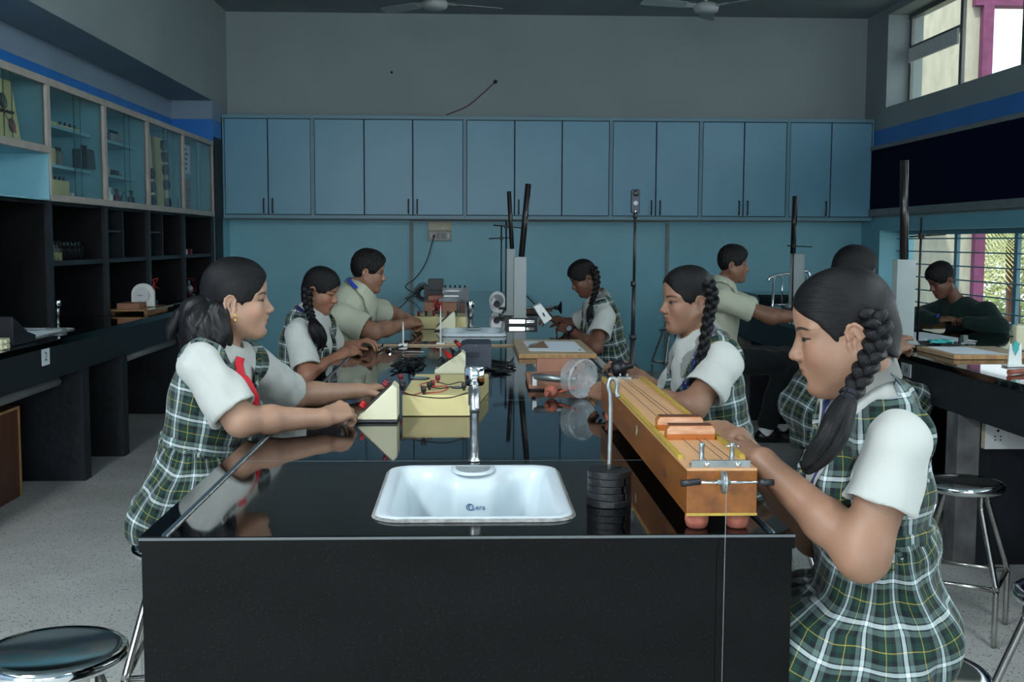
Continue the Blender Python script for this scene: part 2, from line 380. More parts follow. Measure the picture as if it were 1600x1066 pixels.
def garden_tree(x, y, z, r, n, m, lab, seed):
    random.seed(seed); e = empty('garden_tree', lab, 'tree', loc=(x, y, -.5)); b = MB(); b.tube([(0, 0, 0), (.05, 0, z+.3)], [.12, .06], 8); b.build('trunk', m_boxwood, e); b = MB()
    for i in range(n):
        while True:
            v = Vector((random.uniform(-1, 1), random.uniform(-1, 1), random.uniform(-1, 1)))
            if v.length < 1: break
        c = Vector((v.x*r[0], v.y*r[1], z+.5+v.z*r[2])); d = Vector((random.uniform(-1, 1), random.uniform(-1, 1), random.uniform(-1, .6))).normalized()*random.uniform(.06, .13); w_ = d.orthogonal().normalized()*.028
        b.bm.faces.new([b.bm.verts.new(k) for k in (c-d, c+w_, c+d, c-w_)])
    b.build('foliage', m, e)
garden_tree(9.4, 19.5, .9, (1.7, 1.2, 1.5), 3600, m_leaf2, 'bushy light green tree behind the palms outside the right windows', 8)
garden_tree(8.0, 17.0, -.1, (1.2, .8, .7), 1800, m_leaf, 'low dark green bush behind the palms outside the right windows', 9)
for fx, fy, lab in ((-2.0, .7, 'ceiling tube light fixture above the left aisle near the camera'), (1.9, .2, 'ceiling tube light fixture above the right aisle near the camera')):  # both fixtures are added housings for the fill lights, out of view
    e = empty('added_fill_housing', lab, 'light'); b = MB(); b.box(fx-.28, fx+.28, fy-1.35, fy+1.35, 3.63, 3.69, m_ceil); b.box(fx-.02, fx+.02, fy-1, fy-.9, 3.69, ZC-.001); b.build('housing', m_ceil, e); setbase(e, (fx, fy, ZC))  # plain housings added to go with the overhead fill lights
# navy notice board
e = empty('notice_board', 'long navy blue felt notice board on the right wall between the two window bands', 'notice board')
b = MB(); b.box(XR-.035, XR-.007, 1.2, 12.0, 1.75, 2.36); b.build('felt_panel', m_navy, e)
b = MB()
for z0, z1 in ((1.68, 1.75), (2.36, 2.40)): b.box(XR-.05, XR-.007, 1.15, 12.0, z0, z1)
b.build('frame', m_trimg, e); setbase(e, (XR-.03, 6.5, 1.68))

# ============================================================ BACK WALL CABINETS
YC = 12.02; CZ0, CZ1 = 1.632, 2.69
units = [(-2.535, -1.616, [-2.075], [(-1, 0), (1, 1)], 'leftmost unit of the blue wall cupboards, two doors with handles side by side'),
         (-1.616, -.045, [-1.086, -.584], [(-1, 1), (1, 2)], 'three-door blue wall cupboard with two handles, above the boy leaning on the left'),
         (-.045, 1.478, [.472, .966], [(1, 1)], 'blue wall cupboard unit with three doors and a single handle, behind the black tubes'),
         (1.478, 2.419, [1.951], [(-1, 0), (1, 1)], 'two-door blue wall cupboard unit behind the black camera on its pole'),
         (2.419, 3.342, [2.875], [(-1, 0), (1, 1)], 'two-door blue wall cupboard unit, second from the right wall'),
         (3.342, 4.245, [3.797], [(-1, 0)], 'rightmost blue wall cupboard unit with one door missing its handle')]
for x0, x1, divs, hs, lab in units:
    e = empty('wall_cupboard', lab, 'cupboard', 'blue wall cupboards along the back wall')
    b = MB(); f = .017
    b.box(x0+.001, x1-.001, YC+.012, YB-.002, CZ0+.002, CZ1-.002, m_gap)
    b.box(x0+.001, x1-.001, YC-.012, YC+.02, CZ0, CZ0+.035, m_cabframe); b.box(x0+.001, x1-.001, YC-.012, YC+.02, CZ1-.035, CZ1, m_cabframe)
    b.box(x0+.001, x0+f, YC-.012, YC+.02, CZ0+.035, CZ1-.035, m_cabframe); b.box(x1-f, x1-.001, YC-.012, YC+.02, CZ0+.035, CZ1-.035, m_cabframe)
    b.box(x0+.001, x1-.001, YC+.02, YB-.002, CZ0-.004, CZ0, m_trimg)
    b.build('body', None, e)
    xs = [x0+f]+divs+[x1-f]
    for i, (a, c) in enumerate(zip(xs[:-1], xs[1:])):
        b = MB(); b.box(a+.006, c-.006, YC-.008, YC+.012, CZ0+.043, CZ1-.043, bev=.002)
        d = b.build('door', m_cab, e)
        for side, k in hs:
            if k == i:
                hx = c-.045 if side < 0 else a+.045
                b = MB(); b.tube(crv([(hx, YC-.008, 1.69), (hx, YC-.03, 1.70), (hx, YC-.03, 1.82), (hx, YC-.008, 1.83)], 4), .008, 6)
                b.build('handle', m_handle, d)
    setbase(e, ((x0+x1)/2, YC+.15, CZ0))
# switch box, conduits, cable
e = empty('switch_box', 'grey double switch and socket box on the back wall with a black plug', 'switch box')
b = MB(); b.box(-.438, -.187, YB-.045, YB, 1.512, 1.608, bev=.004); b.build('upper_plate', m_beige, e)
m_sw = mat('aged_grey_plate', (.42, .42, .38), .5, var=.08)
lo = MB(); lo.box(-.438, -.187, YB-.05, YB, 1.405, 1.508, m_sw, bev=.004)
for x in (-.40, -.222): lo.box(x-.007, x+.007, YB-.056, YB-.049, 1.435, 1.485, m_paper)
for x in (-.33, -.285, -.26): lo.box(x-.009, x+.009, YB-.053, YB-.049, 1.43, 1.49, m_trimg)
lp = lo.build('lower_plate', None, e)
text('lettering', 'gaha', .036, (-.262, YB-.047, 1.55), (R(90), 0, 0), m_paper, e)
b = MB(); b.cyl((-.374, YB-.05, 1.455), (-.374, YB-.085, 1.455), .016, .012, 10); b.build('plug', m_blkpl, e)
pc = [(-.374, YB-.085, 1.455), (-.40, YB-.1, 1.36), (-.44, YB-.12, 1.22), (-.50, YB-.13, 1.10), (-.58, YB-.14, 1.0), (-.66, 11.9, .93), (-.50, 11.2, .878), (-.42, 10.6, .878)]
b = MB(); b.tube(crv(pc, 6), .006, 6); b.build('cord', m_cable, e)
setbase(e, (-.312, YB, 1.405))
one('wiring_conduit', lambda b: b.box(-.635, .0, YB-.022, YB-.001, 1.612, 1.629), m_trimg, 'short horizontal grey conduit above the switch box under the cupboards', 'conduit')
one('wiring_conduit', lambda b: b.box(-.635, -.595, YB-.026, YB-.007, .001, 1.60), m_trimg, 'grey plastic wiring conduit on the back wall beside the switch box', 'conduit')
one('wiring_conduit', lambda b: b.box(.01, 2.155, YB-.022, YB-.001, 1.612, 1.629), m_trimg, 'long horizontal grey conduit under the cupboards right of the switch box', 'conduit')
one('wiring_conduit', lambda b: b.box(2.12, 2.155, YB-.026, YB-.007, .001, 1.60), m_trimg, 'grey plastic wiring conduit running down the back wall behind the smiling girl', 'conduit')
b = MB(); b.tube(crv([(.277, YB-.004, 3.086), (.13, YB-.02, 2.95), (-.02, YB-.015, 2.83), (-.24, YB-.01, 2.735)], 5), .006, 6, mat('brown_wire', (.14, .06, .045), .5)); b.sph((.277, YB-.002, 3.088), .022, m_ink, 8)
tag(b.build('loose_wire', None), 'brown loose wire hanging from a black hole high on the back wall', 'wire')
one('wall_hook', lambda b: b.sph((-.818, YB-.004, 3.176), .014, None, 8), m_ink, 'small dark hook high on the back wall left of the loose wire', 'hook')
# ceiling fans
def fan(x, y, z, lab, a0):
    e = empty('ceiling_fan', lab, 'ceiling fan', 'ceiling fans')
    b = MB(); b.cyl((0, 0, .05), (0, 0, ZC-z), .012); b.lathe([(.0, ZC-z-.09), (.03, ZC-z-.09), (.06, ZC-z-.01), (.06, ZC-z-.001)]); b.build('down_rod', m_white, e)
    b = MB(); b.lathe([(.01, -.045), (.06, -.045), (.098, -.03), (.108, -.005), (.108, .015), (.09, .035), (.05, .05), (.01, .06)]); b.build('motor', m_cream_fan, e)
    for k in range(3):
        a = a0+k*2*math.pi/3; ca, sa = math.cos(a), math.sin(a)
        def P(r, w, h): return (r*ca-w*sa, r*sa+w*ca, h)
        b = MB(); rg = []
        for r, w in ((.10, .02), (.18, .022), (.2, .055), (.4, .065), (.56, .07), (.6, .045)):
            rg.append([P(r, -w, -.012+.012), P(r, w, .018+.008), P(r, w, .022+.008), P(r, -w, -.008+.012)])
        b.loft(rg, None, True, False); b.build('blade', m_cream_fan, e)
    e.location = (x, y, z)
m_cream_fan = mat('fan_enamel', (.42, .46, .45), .35)
fan(-.29, 9.95, 3.405, 'white ceiling fan on the left, nearer the middle of the room', .35)
fan(2.02, 9.93, 3.395, 'white ceiling fan on the right, above the boy reaching across', 1.35)
one('ceiling_hook', lambda b: b.box(1.06, 1.10, 10.6, 10.66, ZC-.05, ZC), m_boxwood, 'small brown hook block on the ceiling between the two fans', 'hook')
# ============================================================ LEFT SIDE: glass cabinets, black shelves, worktop
ys = [7.117, 8.205, 9.29, 10.42, 11.605]
XB = -2.943
def glasscab(y0, y1, z0, z1, lab, shelves):
    e = empty('glass_cabinet', lab, 'cabinet', 'glazed wall cabinets on the left wall')
    b = MB()
    b.box(XB, XB+.01, y0, y1, z0, z1, m_cabin); b.box(XB, XL-.02, y0, y0+.012, z0, z1, m_cabin); b.box(XB, XL-.02, y1-.012, y1, z0, z1, m_cabin)
    b.box(XB, XL-.02, y0, y1, z0, z0+.012, m_cabin); b.box(XB, XL-.02, y0, y1, z1-.012, z1, m_cabin)
    b.build('body', None, e)
    for z in shelves:
        s = MB(); s.box(XB+.012, XL-.10, y0+.013, y1-.013, z-.02, z); s.build('shelf', m_cabin, e)
    b = MB(); f = .03
    b.box(XL-.02, XL+.006, y0, y0+f, z0, z1, bev=.003); b.box(XL-.02, XL+.006, y1-f, y1, z0, z1, bev=.003)
    b.box(XL-.02, XL+.008, y0, y1, z0, z0+.045, bev=.003); b.box(XL-.02, XL+.008, y0, y1, z1-.045, z1, bev=.003)
    b.build('frame', m_frame, e)
    ym = (y0+y1)/2
    for i, (a, c, x) in enumerate(((y0+f, ym+.05, XL-.006), (ym-.05, y1-f, XL-.014))):
        g = MB(); g.box(x-.002, x+.002, a, c, z0+.045, z1-.045); g.build('sliding_glass', m_glasscab, e)
        g = MB(); yy = c if i == 0 else a; g.box(x-.0025, x+.0025, yy-.003, yy+.003, z0+.045, z1-.045); g.build('glass_edge', m_glassedge, e)
    setbase(e, (-2.75, ym, z0))
    return e
m_glasscab = mat('tinted_glass', (.90, .965, .955), .03, trans=1., ior=1.12)
m_glassedge = mat('green_glass_edge', (.03, .10, .09), .2)
glasscab(5.95, 7.117, 1.925, 2.38, 'short glazed cabinet on the left wall with yellow circuit boards behind its glass', [])
glasscab(4.7, 5.948, 1.925, 2.38, 'glazed cabinet at the left edge of the picture, before the shorter one with circuit boards', [])
glasscab(ys[0]+.001, ys[1], 1.64, 2.38, 'tall glazed cabinet with two shelves, holding a black box on its lower shelf', [2.135, 1.885])
glasscab(ys[1]+.001, ys[2], 1.64, 2.38, 'tall glazed cabinet with two shelves, second of the tall ones along the left wall', [2.135, 1.885])
glasscab(ys[2]+.001, ys[3], 1.64, 2.38, 'glazed cabinet showing cream boards with round gauges', [])
glasscab(ys[3]+.001, ys[4], 1.64, 2.38, 'farthest glazed cabinet on the left wall, with charts at its left half', [])
e = empty('open_niche', 'light blue open niche below the nearest short glazed cabinet', 'niche')
b = MB(); b.box(XB, XB+.01, 4.7, 7.1, 1.645, 1.92); b.box(XB, XL, 7.1, 7.116, 1.645, 1.924); b.box(XB, XL, 4.7, 7.1, 1.642, 1.652); b.build('panels', m_cabin, e); setbase(e, (-2.75, 5.9, 1.642))
# things in the cabinets
def circuit_board(y, z, h, w_, lab, tilt=.14):
    e = empty('circuit_board', lab, 'circuit board', 'circuit boards in the glazed cabinets')
    b = MB(); b.box(-.012, .012, -w_/2, w_/2, 0, h, m_cream2, bev=.006); b.build('panel', None, e)
    for (yy, zz, r) in ((-.02*w_/.3, h*.62, .045), (.05, h*.25, .042)):
        g = MB(); g.cyl((.012, yy, zz), (.022, yy, zz), r, seg=20, m=m_blkpl); g.cyl((.022, yy, zz-.008), (.024, yy, zz-.008), r*.62, seg=20, m=m_meter); g.build('gauge', None, e)
    for k in range(5):
        g = MB(); g.cyl((.012, -.1*w_/.3+k*.045, h*.45), (.035, -.1*w_/.3+k*.045, h*.45), .008, seg=8); g.build('terminal', m_blkpl, e)
    g = MB(); g.tube(crv([(.03, -.08, h*.45), (.05, -.06, h*.2), (.05, .0, h*.1), (.03, .04, h*.3)], 5), .003, 5); g.build('wire', m_red2, e)
    e.rotation_euler = (0, -tilt, 0); e.location = (-2.64, y, z)
    return e
circuit_board(6.74, 1.97, .36, .34, 'yellow circuit board with two round gauges in the short glazed cabinet, right one')
circuit_board(6.36, 1.97, .34, .34, 'yellow circuit board in the short glazed cabinet, left one cut by the picture edge')
def gadget(kind, y, z, lab, cat, m1, dims, extra=0, x=-2.74, group=None):
    e = empty(kind, lab, cat, group)
    w_, d, h = dims
    b = MB(); b.box(-d/2, d/2, -w_/2, w_/2, 0, h, bev=.004); b.build('base', m1, e)
    if extra == 1:
        for k in range(4):
            g = MB(); g.cyl((d/2-.02, -w_*.35+k*w_*.23, h), (d/2-.02, -w_*.35+k*w_*.23, h+.025), .009, seg=8); g.build('terminal', m_blkpl, e)
    if extra == 2:
        for k in range(3):
            g = MB(); g.torus((0, -w_*.3+k*w_*.3, h+.04), .035, .008, (1, 0, 0), seg=16, s2=6); g.build('coil', m_blkpl, e)
    if extra == 3:
        g = MB(); g.cyl((0, 0, h), (0, 0, h+.06), .012, seg=10); g.sph((0, 0, h+.06), .016, None, 10); g.build('post', m_maroon, e)
    e.location = (x, y, z); return e
gadget('coil_apparatus', 7.50, 2.136, 'cream base with three black coils on the top shelf of the first tall glazed cabinet', 'apparatus', m_cream2, (.30, .12, .03), 2)
gadget('terminal_board', 7.90, 2.136, 'flat cream board with black terminals on the top shelf of the first tall glazed cabinet', 'apparatus', m_cream2, (.40, .12, .022), 1)
b = MB(); b.prism([(-.09, 0), (.09, 0), (.055, .13), (-.09, .13)], 'x', -.05, .05, None, .004); o = tag(b.build('transformer_box', m_blkpl), 'black box with a slanted side on the lower shelf of the first tall glazed cabinet', 'box'); o.location = (-2.62, 7.98, 1.886)
for yy in (-.05, .02):
    g = MB(); g.cyl((0, yy, .13), (0, yy, .16), .012, seg=10); g.build('terminal', m_blkpl, o)
gadget('resistance_box', 7.58, 1.886, 'small cream box on a glazed cabinet shelf, left of the slanted black box', 'box', m_cream2, (.12, .1, .11), 3)
gadget('resistance_box', 7.74, 1.886, 'small grey box on a glazed cabinet shelf, next to the slanted black box', 'box', m_meter, (.10, .1, .10), 1)
gadget('meter_box', 7.68, 1.654, 'wide yellowed box on the floor of the first tall glazed cabinet', 'meter', m_cream2, (.34, .12, .14), 1)
gadget('beaker', 8.0, 1.654, 'white tub on the floor of the first tall glazed cabinet', 'tub', m_white, (.06, .06, .07), 0)
gadget('galvanometer', 8.45, 2.136, 'low apparatus with dark coils on the top shelf of the second tall glazed cabinet', 'apparatus', m_cream2, (.34, .12, .03), 2)
gadget('galvanometer', 8.90, 2.136, 'dark green low box on the top shelf of the second tall glazed cabinet', 'apparatus', m_meter, (.26, .12, .07), 1)
gadget('galvanometer', 8.55, 1.886, 'pale box with terminals on the lower shelf of the second tall glazed cabinet', 'apparatus', m_cream2, (.36, .12, .06), 1)
gadget('galvanometer', 8.92, 1.886, 'flat dark board at the end of the lower shelf of the second tall glazed cabinet', 'apparatus', m_blkpl, (.22, .12, .02), 1)
for k in range(4):
    o = one('reagent_bottle', lambda b: b.lathe([(.028, 0), (.028, .07), (.012, .09), (.012, .11), (.016, .112), (.016, .13)], seg=14), [m_white, m_maroon, m_clear, m_blkpl][k], ['white bottle', 'maroon bottle', 'clear bottle', 'black bottle'][k]+' on the floor of the second tall glazed cabinet', 'bottle'); o.location = (-2.62, 8.50+k*.18, 1.654)
def gaugeboard(y, w_, cols, z0, lab):
    e = empty('gauge_board', lab, 'display board')
    b = MB(); b.box(-.01, .01, -w_/2, w_/2, 0, .62); b.build('panel', m_cream2, e)
    for cy, zs in cols:
        for z in zs:
            g = MB(); g.cyl((.01, cy, z), (.04, cy, z), .045, seg=16); g.torus((.045, cy, z), .04, .006, (1, 0, 0), seg=16, s2=5); g.cyl((.03, cy, z), (.03, cy+.11, z), .006, seg=6); g.build('gauge', m_psu, e)
    e.rotation_euler = (0, -.05, 0); e.location = (-2.645, y, z0)
gaugeboard(9.66, .28, [(.0, (.07, .18, .29))], 1.66, 'cream display board with only three dark gauges, behind glass')
gaugeboard(10.10, .36, [(.03, (.06, .22, .35, .46, .56))], 1.66, 'cream display board with a column of five dark gauges, behind glass')
def chart(y, w_, h, z, m1, m2, lab):
    e = empty('chart', lab, 'chart'); b = MB(); b.box(-.004, .004, -w_/2, w_/2, 0, h); b.build('sheet', m1, e)
    for i in range(5):
        g = MB(); g.box(.004, .006, -w_*.35, w_*.3*random.random(), h*(.12+.17*i), h*(.20+.17*i)); g.build('printed_block', m2, e)
    e.location = (-2.62, y, z)
chart(10.80, .30, .26, 2.02, m_paper, m_psu, 'grey printed chart in the farthest glazed cabinet, upper one')
chart(10.80, .34, .30, 1.67, m_trimg, m_maroon, 'printed chart with dark red patches in the farthest glazed cabinet, lower one')
# black open shelves
e = empty('open_shelf', 'tall black open shelf unit standing on the left worktop under the glazed cabinets', 'shelf')
b = MB(); b.box(XB, XB+.012, 4.5, 11.605, T+.001, 1.638); b.build('back_panel', m_black, e)
for y in [5.9]+ys:
    b = MB(); b.box(XB+.012, XL-.03, y-.012, y+.012, T+.001, 1.638, m_black); b.box(XL-.03, XL-.004, y-.035, y+.035, T+.001, 1.638, m_blackedge); b.build('upright', None, e)
b = MB(); b.box(XB, XL-.03, 4.5, 11.605, 1.62, 1.638); b.build('top_board', m_black, e)
for i, z in enumerate([1.27]*4):
    b = MB(); b.box(XB+.012, XL-.04, ys[i]+.013, ys[i+1]-.013, z-.025, z, m_black); b.box(XL-.04, XL-.02, ys[i]+.036, ys[i+1]-.036, z-.028, z+.002, m_blackedge); b.build('shelf_board', None, e)
for i in (1, 2):
    ym = (ys[i]+ys[i+1])/2-.04
    b = MB(); b.box(XB+.012, XL-.06, ym-.008, ym+.008, 1.271, 1.62); b.box(XL-.06, XL-.04, ym-.014, ym+.014, 1.271, 1.62, m_blackedge); b.mats = [m_blackedge]; b.build('divider', None, e)
    b = MB(); b.box(XB+.012, XL-.05, ys[i]+.013, ym-.009, 1.46, 1.475); b.build('small_shelf', m_blackedge, e)
b = MB(); b.box(XL+.001, XL+.012, 11.625, 11.96, T+.001, 2.43); b.build('end_panel', m_black, e)
setbase(e, (-2.75, 8, T))
random.seed(7)
for k in range(9):
    r_, c_ = k % 3, k//3
    e = empty('glass_bottle', 'stoppered glass bottle with pale liquid on the black shelf', 'bottle', 'small glass bottles on the black open shelf')
    b = MB(); b.lathe([(.022, 0), (.022, .085), (.012, .1), (.012, .112), (.017, .116), (.017, .126), (.0, .126)], seg=14); b.build('glass', m_clear, e)
    b = MB(); b.lathe([(.019, .004), (.019, .055)], seg=14); b.build('liquid', m_liquid, e)
    e.location = (-2.60-.055*r_, 7.26+c_*.062, 1.271)
for k in range(6):
    o = one('glass_bottle', lambda b: b.lathe([(.02, 0), (.02, .08), (.01, .095), (.01, .11), (.015, .115), (.0, .118)], seg=10), m_clear, 'empty dark glass bottle on the black shelf behind the pale liquid bottles', 'bottle', 'empty bottles on the black open shelf'); o.location = (-2.62, 7.5+k*.07, 1.271)
for y, z, m1, lab, s in ((10.72, 1.30, m_white, 'small white carton on the farthest black shelf', .05), (10.60, 1.271, m_white, 'tiny white pot on the farthest black shelf', .03), (10.9, 1.271, m_maroon, 'dark red small box on the farthest black shelf', .05), (8.32, 1.476, m_white, 'small white knob on the small black shelf', .02)):
    z = 1.2715 if z < 1.4 else z; o = one('small_carton', lambda b: b.box(-s/2, s/2, -s/2, s/2, 0, s, bev=.003), m1, lab, 'carton'); o.location = (-2.63, y, z)
def tangle(name, x, y, z, m1, m2, lab, cat, seed, s=1.):
    random.seed(seed); e = empty(name, lab, cat)
    b = MB(); b.box(-.05*s, .05*s, -.06*s, .06*s, 0, .04*s, bev=.004); b.build('base', m_blkpl, e)
    b = MB(); b.sph((0, 0, .09*s), .045*s, None, 12); b.cyl((0, 0, .03*s), (0, 0, .18*s), .012*s, seg=8); b.build('bulb', m1, e)
    b = MB()
    for k in range(4):
        pts = [(random.uniform(-.06, .06)*s, random.uniform(-.08, .08)*s, random.uniform(.02, .2)*s) for _ in range(5)]
        b.tube(crv(pts, 4), .004*s, 5)
    b.build('wires', m2, e); e.location = (x, y, z); return e
tangle('lamp_holder', -2.60, 9.42, T+.002, m_white, m_red2, 'white bulb apparatus with red wires in the black shelf behind the round dial', 'apparatus', 3, 1.1)
tangle('wire_bundle', -2.60, 10.75, T+.002, m_meter, m_maroon, 'dark bundle of wires at the end of the black shelf', 'apparatus', 5, .9)
# left worktop
yw0, yw1 = 2.2, 11.60
e = empty('left_worktop', 'long black granite worktop along the left wall', 'worktop')
sx0, sx1, sy0, sy1 = -2.82, -2.36, 6.30, 6.98
b = MB()
b.box(XB, -2.22, yw0, sy0, T-.035, T, bev=.003); b.box(XB, -2.22, sy1, yw1, T-.035, T, bev=.003); b.box(XB, sx0, sy0, sy1, T-.035, T); b.box(sx1, -2.22, sy0, sy1, T-.035, T)
b.build('slab', m_gran, e)
b = MB(); b.box(-2.26, -2.235, yw0, 6.79, .66, T-.036); b.box(-2.262, -2.238, 6.795, 11.6, .66, T-.036); b.build('front_panel', m_blackedge, e)
for y in (3.0, 4.6, 6.69, 7.45, 9.3, 10.9):
    b = MB(); b.box(XB, -2.24, y, y+.11, .001, .66, m_slate); b.box(XB, -2.265, y, y+.11, .66, T-.036, m_slate); b.build('support_panel', None, e)
b = MB(); b.box(XB, XB+.02, yw0, 11.6, .001, T-.036); b.build('rear_panel', m_slate, e)
setbase(e, (-2.6, 7, 0))
for y0, y1, lab in ((4.75, 6.6, 'grey water pipe under the left worktop near the brown box'), (7.6, 9.2, 'grey water pipe under the far part of the left worktop')):
    b = MB(); b.tube([(-2.36, y0, .60), (-2.36, y1, .60)], .03, 12); b.tube([(-2.36, y0+.12, .6), (-2.36, y0+.12, .6+.1), (-2.36, y0+.12, .84)], .02, 8); tag(b.build('water_pipe', m_trimg), lab, 'pipe')
def rrect(cx, cy, hx, hy, r, z, n=6):
    out = []
    for qx, qy, a0 in ((1, 1, 0), (-1, 1, 90), (-1, -1, 180), (1, -1, 270)):
        for k in range(n+1):
            a = R(a0+90*k/n); out.append(Vector((cx+qx*(hx-r)+r*math.cos(a), cy+qy*(hy-r)+r*math.sin(a), z)))
    return out
def sink(name, cx, cy, hx, hy, lab, lobe=True, logo=False, back=1, rise=0.):
    e = empty(name, lab, 'sink')
    def ring(ins, z, r, lb=0.):
        # dense ring so that the overflow bulge in the back wall can be shaped
        base = rrect(cx, cy, hx-ins, hy-ins, max(.012, r), z, 8); out = []
        n = len(base)
        for i in range(n):
            a, c = base[i], base[(i+1) % n]
            k = max(1, int((c-a).length/.012))
            for j in range(k): out.append(a.lerp(c, j/k))
        return out
    N_ = 220
    def resamp(p):
        p = p+[p[0]]; L = [0]
        for a, c in zip(p[:-1], p[1:]): L.append(L[-1]+(c-a).length)
        out = []; j = 0
        for i in range(N_):
            t = L[-1]*i/N_
            while L[j+1] < t: j += 1
            out.append(p[j].lerp(p[j+1], (t-L[j])/(L[j+1]-L[j])))
        return out
    def lobed(p, amt):
        o = []
        for v in p:
            if (v.y-cy)*back > hy*.6 and amt:
                u = abs(v.x-cx)/(hx*.36); s_ = 1/(1+u**6); v = Vector((v.x, v.y-back*amt*s_, v.z))
            o.append(v)
        return o
    cfg = [(-.004, T+.001, .055, 0), (.0, T+.007+rise, .052, 0), (.006, T+.0085+rise, .05, 0), (.016, T+.0075+rise, .045, 0), (.024, T+.004+rise*.8, .04, .0), (.030, T-.006, .04, .095), (.036, T-.03, .04, .095), (.050, T-.12, .04, .088), (.065, T-.16, .04, .05), (.10, T-.172, .03, .0)]
    b = MB(); rg = [lobed(resamp(ring(i, z, r)), l if lobe else 0) for i, z, r, l in cfg]
    b.loft(rg, None, False); b.bm.faces.new([b.bm.verts.new(v+Vector((0, 0, .0))) for v in rg[-1]])
    bmesh.ops.remove_doubles(b.bm, verts=b.bm.verts[:], dist=.0002)
    bo = b.build('basin', m_ceram, e)
    for f in bo.data.polygons: f.use_smooth = True
    b = MB(); b.loft([resamp(ring(-.0075, T+.0008, .06)), resamp(ring(-.005, T+.003, .057)), resamp(ring(.001, T+.0075, .052))], None, False); b.build('cement_joint', m_cement, e)
    if lobe:
        w_ = hx*.205; y1 = cy+back*(hy-.026); y0 = y1-back*.074
        P = [(-1, 0), (1, 0), (.93, .45), (.75, .75), (.4, .95), (0, 1), (-.4, .95), (-.75, .75), (-.93, .45)]
        b = MB(); rg = []
        for s_, z in ((1.34, T+.0045+rise), (1.24, T+.0100+rise), (1.06, T+.0098+rise), (1.0, T+.0086+rise), (.9, T+.008)):
            rg.append([Vector((cx+w_*s_*u, y1+(y0-y1)*(.5+(v-.5)*s_), z)) for u, v in P])
        b.loft(rg[:3], None, False); b.build('overflow_rim', m_ceram, e)
        b = MB(); b.loft([rg[2], rg[3]], None, False)
        b.bm.faces.new([b.bm.verts.new(v+Vector((0, 0, .0002))) for v in rg[3]]); b.build('overflow_pocket', m_ceramin, e)
    if logo:
        yy = cy+back*(hy-.036)-.093
        lo = text('maker_lettering', 'era', .017, (cx+.016, yy-.0055, .806), (R(80), 0, 0), m_inkblue, e, .0003)
        b = MB(); b.torus((cx-.008, yy-.0055, .807), .0075, .0011, (0, 1, .1), seg=18, s2=5); b.torus((cx-.003, yy-.0055, .807), .0075, .0011, (0, 1, .1), seg=14, s2=5, a0=1.2, a1=5.2); b.build('maker_emblem', m_inkblue, e)
    setbase(e, (cx, cy, T-.17)); return e
def tap(name, x, y, h, lab, face=-1, sx=0., s=1., r=.011):
    e = empty(name, lab, 'tap')
    b = MB(); b.lathe([(r+.004, 0), (r+.004, .003), (r+.001, .005), (r, .014), (r, h-.10), (r+.004, h-.095), (r+.004, h-.055), (.008, h-.045)], seg=16); b.build('pipe', m_tap, e)
    d = Vector((sx, face, 0)).normalized()
    b = MB(); b.tube(crv([Vector((0, 0, h-.07)), d*.035+Vector((0, 0, h-.055)), d*.075+Vector((0, 0, h-.065)), d*.095+Vector((0, 0, h-.10))], 5), [.013]*6+[.012]*10, 12); b.build('spout', m_tap, e)
    b = MB(); n = 40; prof = [(.012, h-.050), (.021, h-.048), (.0245, h-.043), (.0245, h-.006), (.021, h), (.012, h+.002), (.001, h+.003)]
    rg = []
    for rr, hh in prof: rg.append([Vector(((rr*(1-(.07 if rr > .02 else 0)*(math.cos(t*8) > .6)))*math.cos(t), (rr*(1-(.07 if rr > .02 else 0)*(math.cos(t*8) > .6)))*math.sin(t), hh)) for t in [2*math.pi*i/n for i in range(n)]])
    b.loft(rg); b.build('tap_head', m_chrome, e)
    e.location = (x, y, T+.0005); return e
sink('laboratory_sink', -2.59, 6.64, .225, .335, 'white ceramic sink set in the left worktop beneath an old tap')
lt = on(90, 507, T); tap('water_tap', lt.x, lt.y, .155, 'small old chrome tap with a bent spout at the sink in the left worktop', sx=-1., face=-.2, r=.012)
o = one('drain_strainer', lambda b: b.box(-.05, .05, -.04, .04, 0, .012, bev=.002), m_ceramin, 'small grey pad lying on the rim of the left sink', 'pad'); p = on(85, 515, T+.01); o.location = (p.x+.02, p.y-.03, T+.0088)
# number plate 2
def plate(px0, px1, py0, py1, x, s, lab, face):
    a = CAM+(at(px0, py0, 5)-CAM)*((x-CAM.x)/(at(px0, py0, 5)-CAM).x); c = CAM+(at(px1, py1, 5)-CAM)*((x-CAM.x)/(at(px1, py1, 5)-CAM).x)
    e = empty('number_plate', lab, 'number plate')
    ya, yb = sorted((a.y, c.y)); za, zb = c.z, a.z
    b = MB(); b.box(x-.002, x+.002, ya, yb, za, zb); b.build('card', m_paper, e)
    text('number', s, (zb-za)*.75, (x+face*.0026, (ya+yb)/2, (za+zb)/2), (R(90), 0, R(90*face)), m_ink, e, .0003)
    setbase(e, (x, (ya+yb)/2, za)); return e
plate(65, 77.5, 546, 569, -2.228, '2', 'white number plate reading 2 on the front of the left worktop', 1)
plate(281, 288, 491, 502, -2.228, '1', 'small white number plate on the far part of the left worktop front', 1)
